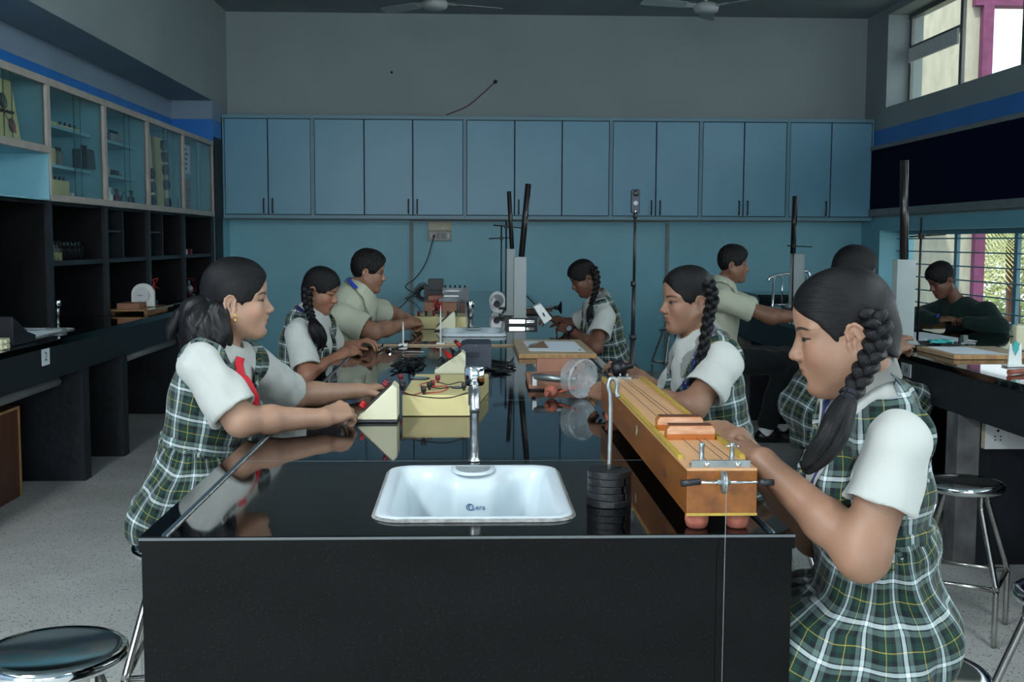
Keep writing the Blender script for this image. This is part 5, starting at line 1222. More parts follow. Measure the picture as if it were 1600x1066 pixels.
def unit(v): v = np.array(v, float); return v/np.linalg.norm(v)
def arr(v): return np.array([v.x, v.y, v.z]) if isinstance(v, Vector) else np.array(v, float)
def hframe(yaw, pitch, roll=0.):
    a, p = R(yaw), R(pitch); f = np.array([math.cos(a)*math.cos(p), math.sin(a)*math.cos(p), -math.sin(p)]); l = np.array([-math.sin(a), math.cos(a), 0.]); u = np.cross(f, l)
    c, s_ = math.cos(R(roll)), math.sin(R(roll)); l, u = c*l+s_*u, c*u-s_*l
    return f, l, u
def add_head(F, H, fr, hs, wide=1., fem=True):
    f, l, u = fr; M = np.array([f, l, u])
    P = lambda x, y, z: H+hs*(x*f+y*l+z*u)
    S = lambda *r: [v*hs for v in r]
    E_ = lambda c, r, k=.02, op='u': F.ell(P(*c), S(*r), M, k*hs, op)
    C_ = lambda a, b, r1, r2, k=.015, op='u': F.cap(P(*a), P(*b), r1*hs, r2*hs, k*hs, op)
    E_((-.006, 0, .036), (.082, .070, .086), .01)
    E_((.030, 0, .044), (.066, .059, .070), .025)
    E_((.022, 0, -.035), (.062, .054*wide, .075), .03)
    for s_ in (-1, 1):
        C_((-.004, s_*.055*wide, -.045), (.060, s_*.015, -.092), .018, .015, .035)
        E_((.056, s_*.034*wide, -.030), (.026, .024, .028), .028)
        C_((.0775, s_*.012, .021), (.062, s_*.050, .019), .010, .009, .018)
    E_((.0745, 0, -.091), (.0160, .021, .0145), .028)
    E_((.0715, 0, -.060), (.0240, .031, .025), .022)
    for s_ in (-1, 1):                                      # sockets, then lids
        E_((.099, s_*.034, .002), (.014, .016, .0115), .014, 'c')
        E_((.0700, s_*.0315, .0010), (.0142, .0165, .0120), .006)
        E_((.0722, s_*.0315, .0040), (.0130, .0158, .0085), .004)
    C_((.0800, 0, .018), (.0965, 0, -.020), .0088, .0115, .010)
    C_((.0890, 0, .006), (.1040, 0, -.0235), .0050, .0085, .010)
    E_((.1075, 0, -.0270), (.0095, .0105, .0088), .008)
    for s_ in (-1, 1):
        E_((.0975, s_*.0120, -.0310), (.0105, .0072, .0080), .006)
        E_((.1010, s_*.0065, -.0392), (.005, .0028, .0022), .002, 'c')
    C_((.0970, 0, -.040), (.0955, 0, -.048), .0045, .0045, .009)
    E_((.0905, 0, -.0520), (.0095, .0225, .0062), .005)
    E_((.0885, 0, -.0625), (.0090, .0195, .0070), .005)
    E_((.0990, 0, -.0568), (.006, .022, .0011), .002, 'c')
    E_((.0945, 0, -.0765), (.008, .016, .0055), .012, 'c')
    wf = .6+.4*wide
    for s_ in (-1, 1):                                      # ears
        Q_ = lambda x, z, o=0.: P(x*1.02-.008, s_*(.0700*wf+.005-.42*x+o), z*1.05-.012)
        Me = np.array([unit(f-l*s_*.42), unit(l*s_+f*.42), u])
        F.ell(Q_(-.004, .001, -.002), S(.0185, .0042, .0305), Me, .005*hs)
        F.ell(Q_(.001, -.027, 0), S(.0100, .0060, .0105), Me, .006*hs)
        F.ell(Q_(-.002, .001, .0045), S(.0130, .0070, .0230), Me, .002*hs, 'c')
        hx = [(.009, .003), (.012, .016), (.006, .027), (-.006, .030), (-.017, .022), (-.020, .008), (-.017, -.008), (-.010, -.020)]
        for a_1, a_2 in zip(hx[:-1], hx[1:]): F.cap(Q_(*a_1, .0012), Q_(*a_2, .0012), .0036*hs, .0036*hs, .002*hs)
        for a_1, a_2 in (((-.002, .018), (-.009, .004)), ((-.009, .004), (-.004, -.014))): F.cap(Q_(*a_1, 0), Q_(*a_2, 0), .0034*hs, .0034*hs, .003*hs)
        F.cap(Q_(.010, -.006, .001), Q_(.008, -.014, .001), .0045*hs, .004*hs, .003*hs)

def add_hand(F, W, T_, n, side, L=.165, curl=(20, 35, 25), spread=6, thumb=(40, 15), k0=.012, fcurl=None, rad=1.):
    """W wrist, T_ point the knuckles aim at, n back-of-hand normal, side +1 when the thumb lies towards cross(d, n)"""
    W = arr(W); d = unit(arr(T_)-W); n = np.array(n, float); n = unit(n-d*(n@d)); s_ = np.cross(d, n)*side; q = L/.17
    kn = []
    for i, (a, lat) in enumerate(((.084, .027), (.088, .009), (.084, -.009), (.076, -.026))):
        a0 = W+s_*lat*.45*q+d*.008*q; a1 = W+d*a*q+s_*lat*q-n*(.001+.002*abs(i-1))
        F.cap(a0, a1, .0135*q, .0105*q, k0*q); kn.append(a1)
    F.cap(W-d*.02*q, W+d*.02*q, .022*q, .021*q, .02*q) if False else None
    F.ell(W+d*.040*q-n*.004*q, (.040*q, .033*q, .012*q), np.array([d, s_, n]), .012*q)
    lens = ((.040, .024, .020), (.044, .027, .021), (.041, .025, .020), (.032, .020, .018)); rr = (.0086, .0088, .0083, .0074)
    for i in range(4):
        cu = (fcurl[i] if fcurl else curl); ang = 0.; lat = R((1.5-i)*spread); p = kn[i]; dd = unit(d*math.cos(lat)+s_*math.sin(lat)); r0 = rr[i]*q*rad
        for j in range(3):
            ang += R(cu[j]); v = dd*math.cos(ang)-n*math.sin(ang); p2 = p+v*lens[i][j]*q
            F.cap(p, p2, r0*(1-.08*j), r0*(.94-.10*j), .003 if j else .006); p = p2
    b0 = W+d*.018*q+s_*.020*q-n*.006*q; a, b_ = R(thumb[0]), R(thumb[1])
    v1 = unit(d*math.cos(a)+s_*math.sin(a)-n*.35); b1 = b0+v1*.044*q; F.cap(b0, b1, .0145*q, .0112*q, .012*q)
    v2 = unit(d*math.cos(a-b_)+s_*math.sin(a-b_)-n*.45); b2 = b1+v2*.030*q; F.cap(b1, b2, .0105*q, .0095*q, .004)
    v3 = unit(d*math.cos(a-2*b_)+s_*math.sin(a-2*b_)-n*.5); F.cap(b2, b2+v3*.022*q, .0095*q, .0075*q, .003)

def torso(F, S, off, k=.04, bust=True, low=True):
    P, u, f, l, L, bs = S['P'], S['u'], S['f'], S['l'], S['L'], S['bs']; M = np.array([f, l, u])
    F.ell(P+u*.68*L+f*.004, [.092*bs+off, .138*bs+off, .21*bs+off*.5], M, k)
    for sg in (-1, 1):
        F.cap(P+u*(.99*L)+l*sg*.03, S['S'][sg], .040+off, .043+off, k)
        if bust and S['fem']: F.ell(P+u*.60*L+f*.062*bs+l*sg*.052, [.045+off, .050+off, .055+off], M, k)
    F.ell(P+u*.33*L+f*.006, [.088*bs*S.get('belly', 1)+off, .120*bs+off, .17], M, k)
    if low: F.ell(P+u*.06*L, [.108*bs+off, .148*bs+off, .13], M, k)
def bounds(pts, m):
    A = np.array(pts); return A.min(0)-m, A.max(0)+m
def wrinkle(V, Nn, amp, fr=1., seed=0):
    rs = np.random.RandomState(seed); d = np.zeros(len(V))
    for i in range(5):
        k = rs.normal(size=3); k = k/np.linalg.norm(k)*(26+22*i)*fr; k2 = rs.normal(size=3)*7
        d += np.sin(V@k+2.0*np.sin(V@k2+rs.rand()*6)+rs.rand()*6)/(1+.6*i)
    return V+Nn*(amp*.5*d)[:, None]
def finish(F, S, name, m_, parent, wr=0., fr=1., rx=1, attrs=None, seed=1, disp=None):
    V, Q = F.nets()
    if rx: V = relax(V, Q, rx)
    if disp is not None: V = V+vnormals(V, Q)*disp(V)[:, None]
    if wr: V = wrinkle(V, vnormals(V, Q), wr, fr, seed)
    return npmesh(name, [(V, Q)], [m_], parent, attrs(V) if attrs else None), V, Q
def ribbon(name, pts, w_, m_, parent, surf=None, off=.004, wd=None):
    P = crv(pts, 6); b = MB(); bt = None
    if surf is not None: bt = BVHTree.FromPolygons([tuple(v) for v in surf[0]], [tuple(int(i) for i in q) for q in surf[1]])
    Q = []
    for p in P:
        nn = Vector((0, -1, 0))
        if bt:
            h, n, _, _ = bt.find_nearest(p)
            if h: p = h+n*off; nn = n
        Q.append((p, nn))
    Q = [(sum((Q[min(max(j, 0), len(Q)-1)][0] for j in range(i-2, i+3)), Vector())/5, sum((Q[min(max(j, 0), len(Q)-1)][1] for j in range(i-5, i+6)), Vector()).normalized()) for i in range(len(Q))]
    rg = []
    for i, (p, n) in enumerate(Q):
        t = (Q[min(i+1, len(Q)-1)][0]-Q[max(i-1, 0)][0]).normalized(); s_ = (t.cross(n) if wd is None else Vector(wd)-t*Vector(wd).dot(t)).normalized()*w_*.5; n = s_.cross(t).normalized() if wd is not None else n; th = n*.0008
        rg.append([p-s_-th, p+s_-th, p+s_+th, p-s_+th])
    b.loft(rg); o = b.build(name, m_, parent); return o
def braid(name, pts, r0, r1, parent, turns=9, tail=None, tie=True, tr=.02):
    P = crv(pts, 14); n = len(P); b = MB(); att = []
    prev = None; fr = []
    for i, p in enumerate(P):
        t = (P[min(i+1, n-1)]-P[max(i-1, 0)]).normalized()
        if prev is None: prev = Vector((0, 1, 0)).cross(t).normalized()
        a = (prev-t*prev.dot(t)).normalized(); prev = a; fr.append((p, a, t.cross(a)))
    for k in range(3):
        ph = k*2*math.pi/3; rg = []; m_ = 10; mm = n*3
        for i in range(mm):
            q = i/(mm-1)*(n-1); j = min(int(q), n-2); w_ = q-j; c = fr[j][0].lerp(fr[j+1][0], w_); a, bb = fr[j][1], fr[j][2]
            s_ = q/(n-1); r = r0+(r1-r0)*s_; th = s_*turns*2*math.pi/1.5+ph
            cc = c+a*(r*.62*math.sin(th))+bb*(r*.34*math.sin(2*th)); tv = (fr[j+1][0]-fr[j][0]).normalized()
            side = a*(.62*math.cos(th)); axis = (tv*1.2*(1)+side*1.6).normalized(); e1 = bb; e2 = axis.cross(e1).normalized(); e1 = e2.cross(axis)
            rg.append([cc+e2*(math.cos(x)*r*.50)+e1*(math.sin(x)*r*.46) for x in [2*math.pi*z/m_ for z in range(m_)]])
            att += [(z/m_+k*3, s_*4, 0) for z in range(m_)]
        b.loft(rg)
    nb = len(att)
    if tail:
        T_ = crv([P[-1]]+tail, 8); m_ = 12; pv = None; nt_ = len(T_)
        for sub in range(3):
            rg = []; pv = None
            for i, c in enumerate(T_):
                t = (T_[min(i+1, nt_-1)]-T_[max(i-1, 0)]).normalized()
                if pv is None: pv = Vector((0, 1, 0)).cross(t).normalized()
                pv = (pv-t*pv.dot(t)).normalized(); q = t.cross(pv); s_ = i/(nt_-1)
                rr = tr*(.45+1.1*math.sin(math.pi*min(1, s_*1.15+.12))**.8*.6)*(1 if s_ < .8 else max(.12, 1-(s_-.8)*4))
                o_ = pv*(math.sin(sub*2.1)*tr*.35*min(1, s_*3))+q*(math.cos(sub*2.1)*tr*.35*min(1, s_*3))
                rg.append([c+o_+(pv*math.cos(x)+q*math.sin(x))*rr*(.72+.12*math.sin(5*x+sub+s_*5)) for x in [2*math.pi*z/m_ for z in range(m_)]])
                att += [(z/m_*2+sub, s_*1.2, 0) for z in range(m_)]
            b.loft(rg)
    me_o = None
    bmv = len(b.bm.verts)
    o = b.build(name, m_braid, parent); a = o.data.attributes.new('st', 'FLOAT_VECTOR', 'POINT'); a.data.foreach_set('vector', np.array(att, np.float32).ravel())
    if tie:
        b = MB(); c, t = P[-1], (P[-1]-P[-2]).normalized()
        for q in (-.3, .3): b.torus(c+t*q*r1, r1*.62, r1*.30, t, seg=18, s2=8)
        b.build('hair_band', m_tie, o)
    return o
def collar(S, m_, parent, r=.060, fall=.042, lift=.013):
    P, u, f, l, N_ = S['P'], S['u'], S['f'], S['l'], S['N']; up = S['cu']
    ff = unit(f-up*(f@up)); ll = np.cross(up, ff); c = N_+up*.020+ff*.002
    pts = []; b = MB(); n = 40; rows = []
    for i in range(n+1):
        a = R(22)+(2*math.pi-R(44))*i/n; fr_ = max(0., math.cos(a)); d = ff*math.cos(a)*1.08+ll*math.sin(a)*1.0; back = max(0, -math.cos(a))
        pt = math.exp(-((min(i, n-i))/4.2)**2)                # the collar points
        dr = -up*(.012*fr_)
        stand0 = c+d*r*.93-up*(.012)+dr*2.2; top = c+d*r*1.0+up*(.018+.012*back)+dr*1.6; mid = c+d*(r*1.22)+up*(.010+.010*back)+dr*1.6
        low = c+d*(r*1.60+.016*pt)-up*(fall*.55+.040*pt-.010*back)+dr*1.6+ll*0
        rows.append([Vector(x) for x in (stand0, top, mid, low)])
    bt = BVHTree.FromPolygons([tuple(v) for v in S['shirtV'][0]], [tuple(int(i) for i in q) for q in S['shirtV'][1]])
    for rw in rows:
        h, nn, _, _ = bt.find_nearest(rw[3])
        if h: rw[3] = h+nn*lift
        rw[2] = rw[1].lerp(rw[3], .42)+(rw[1]-Vector(c)).normalized()*.006+Vector(up)*.006
    V = [[b.bm.verts.new(p) for p in rw] for rw in rows]
    for i in range(n):
        for j in range(3): b.bm.faces.new((V[i][j], V[i+1][j], V[i+1][j+1], V[i][j+1])).smooth = True
    bmesh.ops.solidify(b.bm, geom=b.bm.faces[:]+b.bm.edges[:]+b.bm.verts[:], thickness=.0035)
    return b.build('collar', m_, parent)

def person(name, label, S, style):
    S['name'] = name
    root = empty('person', label, 'person', loc=(S['P'][0], S['P'][1], 0))
    S = dict(S); H = S['H']; fr = hframe(*S['hrot']); hs = S['hs']; P, N_ = S['P'], S['N']
    u = unit(N_-P); fb = np.array([math.cos(R(S['yaw'])), math.sin(R(S['yaw'])), 0]); f0 = np.array([math.cos(R(S['lyaw'])), math.sin(R(S['lyaw'])), 0]); f = unit(fb-u*(fb@u)); l = np.cross(u, f)
    S.update(u=u, f=f, l=l, L=np.linalg.norm(N_-P), cu=unit(u+f*S.get('ct', .38))); S.setdefault('bs', 1.); S['S'] = {1: S['L_'][0], -1: S['R_'][0]}
    neck_top = H+hs*(-.018*fr[0]-.060*fr[2]); S['neckdir'] = unit(neck_top-N_)
    res = S['res']; bs = S['bs']; arms = (('L_', 1), ('R_', -1))
    # ---- body: head, neck, torso, arms and hands grown as one surface, legs coarser
    pts = [H+.15*hs, H-.15*hs, P, N_]+[q for k, _ in arms for q in S[k][:3]]+[S[k][3] for k, _ in arms]
    lo, hi = bounds(pts, .09); lo[2] = min(lo[2], P[2]-.02)
    F = Field(lo, hi, res)
    torso(F, S, -.004, .03)
    F.cap(N_-u*.04-f*.006, neck_top, .052*hs*S.get('nk', 1), .048*hs*S.get('nk', 1), .03)
    add_head(F, H, fr, hs, S.get('wide', 1.), S['fem'])
    for key, sg in arms:
        s0, e0, w0, t0, n0 = S[key][:5]; ar = S.get('arm', 1.)
        F.cap(s0, e0, .046*ar, .040*ar, .03); F.cap(e0, s0+(e0-s0)*.9, .039*ar, .039*ar, .02)
        m_ = e0+(w0-e0)*.35; F.cap(e0, m_, .0385*ar, .0375*ar, .025); F.cap(m_, w0, .0375*ar, .0255*ar, .02)
        hk = S[key][5] if len(S[key]) > 5 else {}
        F.cap(w0, w0+unit(t0-w0)*.02, .0250*ar, .020, .015)
        add_hand(F, w0, t0, n0, hk.pop('side', sg), **hk)
    V, Q = F.nets(); V = relax(V, Q, 1, .35)
    parts = [(V, Q)]
    K, A = S['K'], S['A']; hips = {1: P+l*.075, -1: P-l*.075}
    lo, hi = bounds([K[1], K[-1], A[1], A[-1], P], .16); F2 = Field(lo, hi, .011)
    F2.ell(P, (.11*bs, .15*bs, .10), np.array([f, l, u]), .02)
    for sg in (-1, 1):
        F2.cap(hips[sg], K[sg], .078*bs, .055, .03); m_ = K[sg]+(A[sg]-K[sg])*.3; F2.cap(K[sg], m_, .054, .052, .02); F2.cap(m_, A[sg], .052, .034, .02)
    v2, q2 = F2.nets(); parts.append((v2, q2))
    allV = np.concatenate([p[0] for p in parts]); hl = ((allV-H)/hs)@np.array(fr).T
    body = npmesh('body', parts, [S['skin']], root, {'hl': hl})
    # shoes and socks
    for sg in (-1, 1):
        a = A[sg]; fd = S.get('foot', f0); lo, hi = bounds([a-.1, a+fd*.2], .12); Fs = Field(lo, hi, .008)
        base = a[2]-.075
        Fs.cap(a-np.array([0, 0, .035])-fd*.015, np.array([*(a+fd*.05)[:2], base+.035]), .040, .036, .02); Fs.cap(np.array([*(a-fd*.03)[:2], base+.032]), np.array([*(a+fd*.15)[:2], base+.028]), .036, .034, .02)
        Fs.fn(lambda x, y, z: base-z+0*x+0*y); v_, q_ = Fs.nets(); npmesh('shoe', [(v_, q_)], [m_shoe], root)
        Fs = Field(*bounds([a-np.array([0, 0, .03]), a+(K[sg]-a)*.3], .08), .008); Fs.cap(a-np.array([0, 0, .02]), a+(K[sg]-a)*.25, .043, .050, .01); v_, q_ = Fs.nets(); npmesh('sock', [(v_, q_)], [m_sock], root)
    # ---- shirt or sweater
    cr = S.get('cres', .006); long_ = style == 'sweater'
    shm = {'tartan': m_shirt, 'shirt': S.get('shirtmat', m_shirt2), 'sweater': m_sweater}[style]
    pts = [P-u*.1, N_+u*.06]+[S[k][0] for k, _ in arms]+[S[k][1] for k, _ in arms]+([S[k][2] for k, _ in arms] if long_ else [])
    lo, hi = bounds(pts, .16); F = Field(lo, hi, cr); off = .011 if style == 'tartan' else .020
    torso(F, S, off, .045)
    F.cap(N_-u*.07, N_+S['cu']*.006, .066, .052, .03)
    F.cap(N_+S['cu']*.02, N_+S['cu']*.12, .047, .06, .004, 'c')
    for key, sg in arms:
        s0, e0, w0 = S[key][:3]; te = S.get('slv', {}).get(sg, .70); end = s0+(e0-s0)*te; ax = unit(e0-s0); r1, r2 = S.get('slr', (.056, .070))
        if long_:
            F.cap(s0, e0, .062, .058, .03); F.cap(e0, w0, .057, .038, .02); continue
        G = Field(*bounds([s0, end], .14), cr)
        G.cap(s0, end+ax*.05, r1, r2+.002, .01); G.cap(end-ax*.022, end+ax*.08, r2-.014, r2-.008, .0, 'c')
        G.fn(lambda x, y, z: (x-end[0])*ax[0]+(y-end[1])*ax[1]+(z-end[2])*ax[2])
        # merge the sleeve grid into the shirt grid (same spacing, snapped)
        i0 = np.round((G.lo-F.lo)/cr).astype(int); G2 = Field(F.lo+i0*cr, F.lo+i0*cr+(G.n-1)*cr-1e-6, cr)
        G2.cap(s0, end+ax*.05, r1, r2+.002, .01); G2.cap(end-ax*.022, end+ax*.08, r2-.014, r2-.008, .0, 'c'); G2.fn(lambda x, y, z: (x-end[0])*ax[0]+(y-end[1])*ax[1]+(z-end[2])*ax[2])
        j0 = np.maximum(i0, 0); j1 = np.minimum(i0+G2.n, F.n)
        sl = tuple(slice(j0[i], j1[i]) for i in range(3)); sg_ = tuple(slice(j0[i]-i0[i], j1[i]-i0[i]) for i in range(3))
        k = .02; a_, d_ = F.f[sl], G2.f[sg_]; h = np.maximum(k-np.abs(a_-d_), 0)/k; F.f[sl] = np.minimum(a_, d_)-h*h*k*.25
    SF = F.f.copy(); Slo, Sn = F.lo.copy(), F.n.copy()
    shirt, sV, sQ = finish(F, S, {'tartan': 'shirt', 'shirt': 'shirt', 'sweater': 'sweater'}[style], shm, root, S.get('wr', .0035), S.get('wf', 1.), 1, seed=S.get('seed', 1))
    S['shirtV'] = (sV, sQ)
    if style == 'sweater':
        b = MB(); nd = S['neckdir']; b.lathe([(.050, -.012), (.056, .016), (.063, .016), (.088, -.016), (.084, -.024)], N_+nd*.022, nd, 32); b.build('collar', m_shirt, root)
    else: collar(S, m_shirt if style != 'shirt' else shm, root, S.get('cr', .060)*{'tartan': 1., 'shirt': 1.12, 'sweater': 1.2}[style], .075 if style == 'sweater' else .042, .018 if style == 'sweater' else .010)
    surf = (sV, sQ)
    # ---- pinafore dress
    if style == 'tartan':
        L = S['L']; aw = S.get('aw', .142); F = Field(Slo, Slo+(Sn-1)*cr-1e-6, cr); n_ = np.minimum(F.n, Sn)
        F.f[:n_[0], :n_[1], :n_[2]] = SF[:n_[0], :n_[1], :n_[2]]-.0075
        torso(F, S, .0185, .03)
        for key, sg in arms:
            s0, e0 = S[key][:2]; r1, r2 = S.get('slr', (.056, .070)); ax = unit(e0-s0); F.cap(s0+ax*S.get('sc', .075), e0, r1+.020, r2+.020, .004, 'c')
        def cut(x, y, z):
            px, py, pz = x-P[0], y-P[1], z-P[2]
            h = px*u[0]+py*u[1]+pz*u[2]; ff = px*f[0]+py*f[1]+pz*f[2]; ll = np.abs(px*l[0]+py*l[1]+pz*l[2])
            arm = ll-(aw+np.maximum(0, (.74*L-h))*1.5)
            neckf = np.minimum(np.where(ff > -.01, 1, -1), 1)*((.010+.30*np.maximum(h-.60*L, 0))-ll)
            nf = np.where(ff > -.02, np.minimum((S.get('vw', .006)+S.get('vs', .54)*(h-.56*L))-ll, (h-.56*L)+.01), -.05)
            nf = np.maximum(nf, np.where(h > .90*L, .078-ll, -.05))
            nb = np.where((ff <= -.015) & (h > .86*L), (.060+.3*(h-.86*L))-ll, -.05)
            top = h-(1.16*L); bot = (S.get('wl', .42)-.06)*L-h
            return np.maximum(np.maximum(np.maximum(arm, nf), nb), np.maximum(top, bot))
        F.fn(cut, .006)
        def uvb(V):
            q = V-P; h = q@u; ff = q@f; ll = q@l; return {'uvp': np.stack([np.arctan2(ff, np.abs(ll)+.01)*.15, h, 0*h], 1)}
        bod, bV, bQ = finish(F, S, 'pinafore_bodice', m_tartan, root, S.get('wr', .0035)*.9, 1.3, 1, uvb, seed=5)
        surf = (np.concatenate([bV, sV]), np.concatenate([bQ, sQ+len(bV)]))
        # skirt
        Wc = P+u*S.get('wl', .42)*L; pts = [Wc+f*.2, Wc-f*.26, Wc+l*.28, Wc-l*.28, K[1]+f0*.08, K[-1]+f0*.08, np.array([P[0], P[1], S['hem']-.02])]
        F = Field(*bounds(pts, .06), cr*1.25)
        F.ell(Wc, (.095*bs, .130*bs, .05), np.array([f, l, u]), .01); torso(F, S, .024, .05)
        sb = S.get('skb', .165)
        F.cap(Wc-u*.03, np.array([P[0]-f0[0]*.0, P[1]-f0[1]*.0, P[2]-.02]), .098*bs, sb, .05)
        F.cap(np.array([P[0], P[1], P[2]-.02]), np.array([*(P+f0*.06)[:2], S['hem']]), sb, sb+.01, .04)
        for sg in (-1, 1):
            h0 = P+l*sg*.085; kk = K[sg]+l*sg*.015; F.cap(h0, kk, .118, .092, .05); F.cap(kk, kk-np.array([0, 0, .10])+f0*.01, .088, .095, .04)
        F.cap(P+f0*.1, (K[1]+K[-1])/2, .09, .08, .05); F.cap((K[1]+K[-1])/2, (K[1]+K[-1])/2-np.array([0, 0, .10]), .08, .08, .05)
        F.fn(lambda x, y, z: S['hem']-z+.0*x+.0*y-.03*np.clip(((x-P[0])*f0[0]+(y-P[1])*f0[1])-.2, 0, 1) if True else 0)
        wc = Wc+u*.02
        F.fn(lambda x, y, z: (x-wc[0])*u[0]+(y-wc[1])*u[1]+(z-wc[2])*u[2])
        def dis(V):
            q = V-Wc; hz = -q[:, 2]; a = np.arctan2(q@np.cross([0, 0, 1.], f0), q@f0); dd = np.linalg.norm(q*[1, 1, 1], axis=1)
            am = np.clip((dd-.10)/.22, 0, 1)*.019+.001
            side = np.abs(q@np.array([-f0[1], f0[0], 0]))
            ph = np.arctan2(-q[:, 2]+.02, q@f0)
            return am*(np.sin(11*a+1.5*np.sin(3*a))*.4+.75*np.sin(9*ph+1.2*np.sin(dd*13)+.8*np.sin(4*a)))+.0015*np.exp(-((dd-.1)/.05)**2)*np.sin(70*a)
        def uvs(V):
            q = V-Wc; x_, z_ = q@f0, q[:, 2]; y_ = q@np.array([-f0[1], f0[0], 0]); rho = np.sqrt(x_**2+z_**2); ph = np.arctan2(-z_+.03, x_+.0)
            c_ = Wc+np.array([0, 0, .15]); q2 = V-c_; r2 = np.sqrt((q2@f0)**2+q2[:, 2]**2); p2 = np.arctan2(-q2[:, 2], q2@f0)
            return {'uvp': np.stack([p2*.36-np.tanh(x_/.07)*np.clip(.17-np.abs(y_), 0, 1)*.8+.0012*np.sin(40*p2), r2+.004*np.sin(9*p2), 0*x_], 1)}
        sk, kV, kQ = finish(F, S, 'pinafore_skirt', m_tartan, root, .002, 1, 1, uvs, disp=dis)
        F = Field(*bounds([Wc+f*.15, Wc-f*.15, Wc+l*.18, Wc-l*.18], .05), cr); torso(F, S, .0285, .05)
        F.fn(lambda x, y, z: np.abs((x-Wc[0]-u[0]*.012)*u[0]+(y-Wc[1]-u[1]*.012)*u[1]+(z-Wc[2]-u[2]*.012)*u[2])-.020)
        finish(F, S, 'waistband', m_tartan, root, 0, 1, 1, uvb)
    else:
        F = Field(*bounds([P+l*.2, P-l*.2, K[1], K[-1], A[1], A[-1], P-f0*.14], .13), .009)
        F.ell(P+u*.02, (.125*bs, .165*bs, .12), np.array([f, l, u]), .02)
        for sg in (-1, 1):
            F.cap(hips[sg], K[sg], .092, .072, .03); F.cap(K[sg], A[sg]+(K[sg]-A[sg])*.12, .070, .060, .02)
        finish(F, S, 'trousers', m_trouser, root, .004, 1, 1)
    # ---- hair
    fx, ly, uz = fr; HP = lambda x, y, z: H+hs*(x*fx+y*ly+z*uz); M = np.array(fr)
    hk = S['hair']; knot = HP(*hk.get('knot', (-.08, .0, -.02))); th = hk.get('th', .010)
    F = Field(H-.17*hs, H+.17*hs, min(res, .0035))
    F.ell(HP(-.006, 0, .036), [(.082+th)*hs, (.070+th*.75)*hs, (.086+th)*hs], M, .0); F.ell(HP(.030, 0, .044), [(.066+th*.8)*hs, (.059+th*.8)*hs, (.070+th)*hs], M, .02*hs)
    if hk.get('nape', 1): F.cap(HP(-.046, 0, -.02), HP(-.050, 0, -.055), .047*hs, .034*hs, .03*hs)
    if hk.get('bun'): F.ell(HP(*hk['bun'][0]), [v*hs for v in hk['bun'][1]], M, .02*hs)
    n1 = unit(hk.get('plane', (.80, -.60))); p1 = hk.get('pt', (.084, .060)); wob = hk.get('wob', 0)
    def cutp(x, y, z):
        a = ((x-H[0])*fx[0]+(y-H[1])*fx[1]+(z-H[2])*fx[2])/hs; b_ = ((x-H[0])*ly[0]+(y-H[1])*ly[1]+(z-H[2])*ly[2])/hs; c_ = ((x-H[0])*uz[0]+(y-H[1])*uz[1]+(z-H[2])*uz[2])/hs
        d1 = (a-p1[0])*n1[0]+(c_-p1[1])*n1[1]-.010*np.abs(b_)/.07*hk.get('temple', 1)
        if hk.get('short'):
            d2 = np.maximum(a-.012, -(c_+.005)-.0)      # below the ear line only behind the ear
            d1 = np.maximum(d1, np.where(c_ < -.005, a+.018, -.1))
            d1 = np.maximum(d1, -c_-.068)
        else: d1 = np.maximum(d1, np.where(c_ < -.002, a-.012+np.clip(-c_*2.5, 0, .030), -.1))
        return d1*hs
    F.fn(cutp, .010*hs)
    if hk.get('burn', 1):
        for sg in (-1, 1): F.cap(HP(.030, sg*.057, .024), HP(.022, sg*.0625, -.006), .013*hs, .005*hs, .012*hs)
    if hk.get('part'): F.cap(HP(.085, 0, .085), HP(-.03, 0, .125), .0035, .0035, .006, 'c')
    for sg in (-1, 1): F.ell(HP(-.010, sg*.086, -.014), [.024*hs, .020*hs, .037*hs], M, .005, 'c')
    def dh(V):
        q = (V-H)@M.T/hs
        if hk.get('short'):
            rs = np.random.RandomState(3); d = np.zeros(len(V))
            for i in range(4): k = rs.normal(size=3)*210; d += np.sin(q@k+2*np.sin(q@k[::-1]*.3)+rs.rand()*6)
            up = np.clip((q[:, 2]-.04)/.06, 0, 1); return d*.0003*hs*(1+1.5*up)+up*.004*hs
        return .0
    def uvh(V):
        q = V-knot; ax = unit(knot-HP(.03, 0, .03)); e1 = unit(np.cross(ax, uz)); e2 = -np.cross(ax, e1)
        return {'st': np.stack([np.arctan2(q@e1, q@e2), np.linalg.norm(q, axis=1)*3, ((V-H)@ly/hs if hk.get('part') else 0*q[:, 0]+1)], 1)} if not hk.get('short') else {'st': (V-H)@M.T*4}
    V, Q = F.nets(); V = relax(V, Q, 2)
    if hk.get('short'): V = V+vnormals(V, Q)*dh(V)[:, None]
    hair = npmesh('hair', [(V, Q)], [m_short if hk.get('short') else m_hair], root, uvh(V))
    S.update(root=root, surf=surf, shirtsurf=(sV, sQ), HP=HP, hairobj=hair, body=body)
    # keep the modelled parts where they stand while the Empty sits at the person's base
    return S
def settle(S):
    r = S['root']
    for ch in r.children: ch.location = Vector(ch.location)-r.location
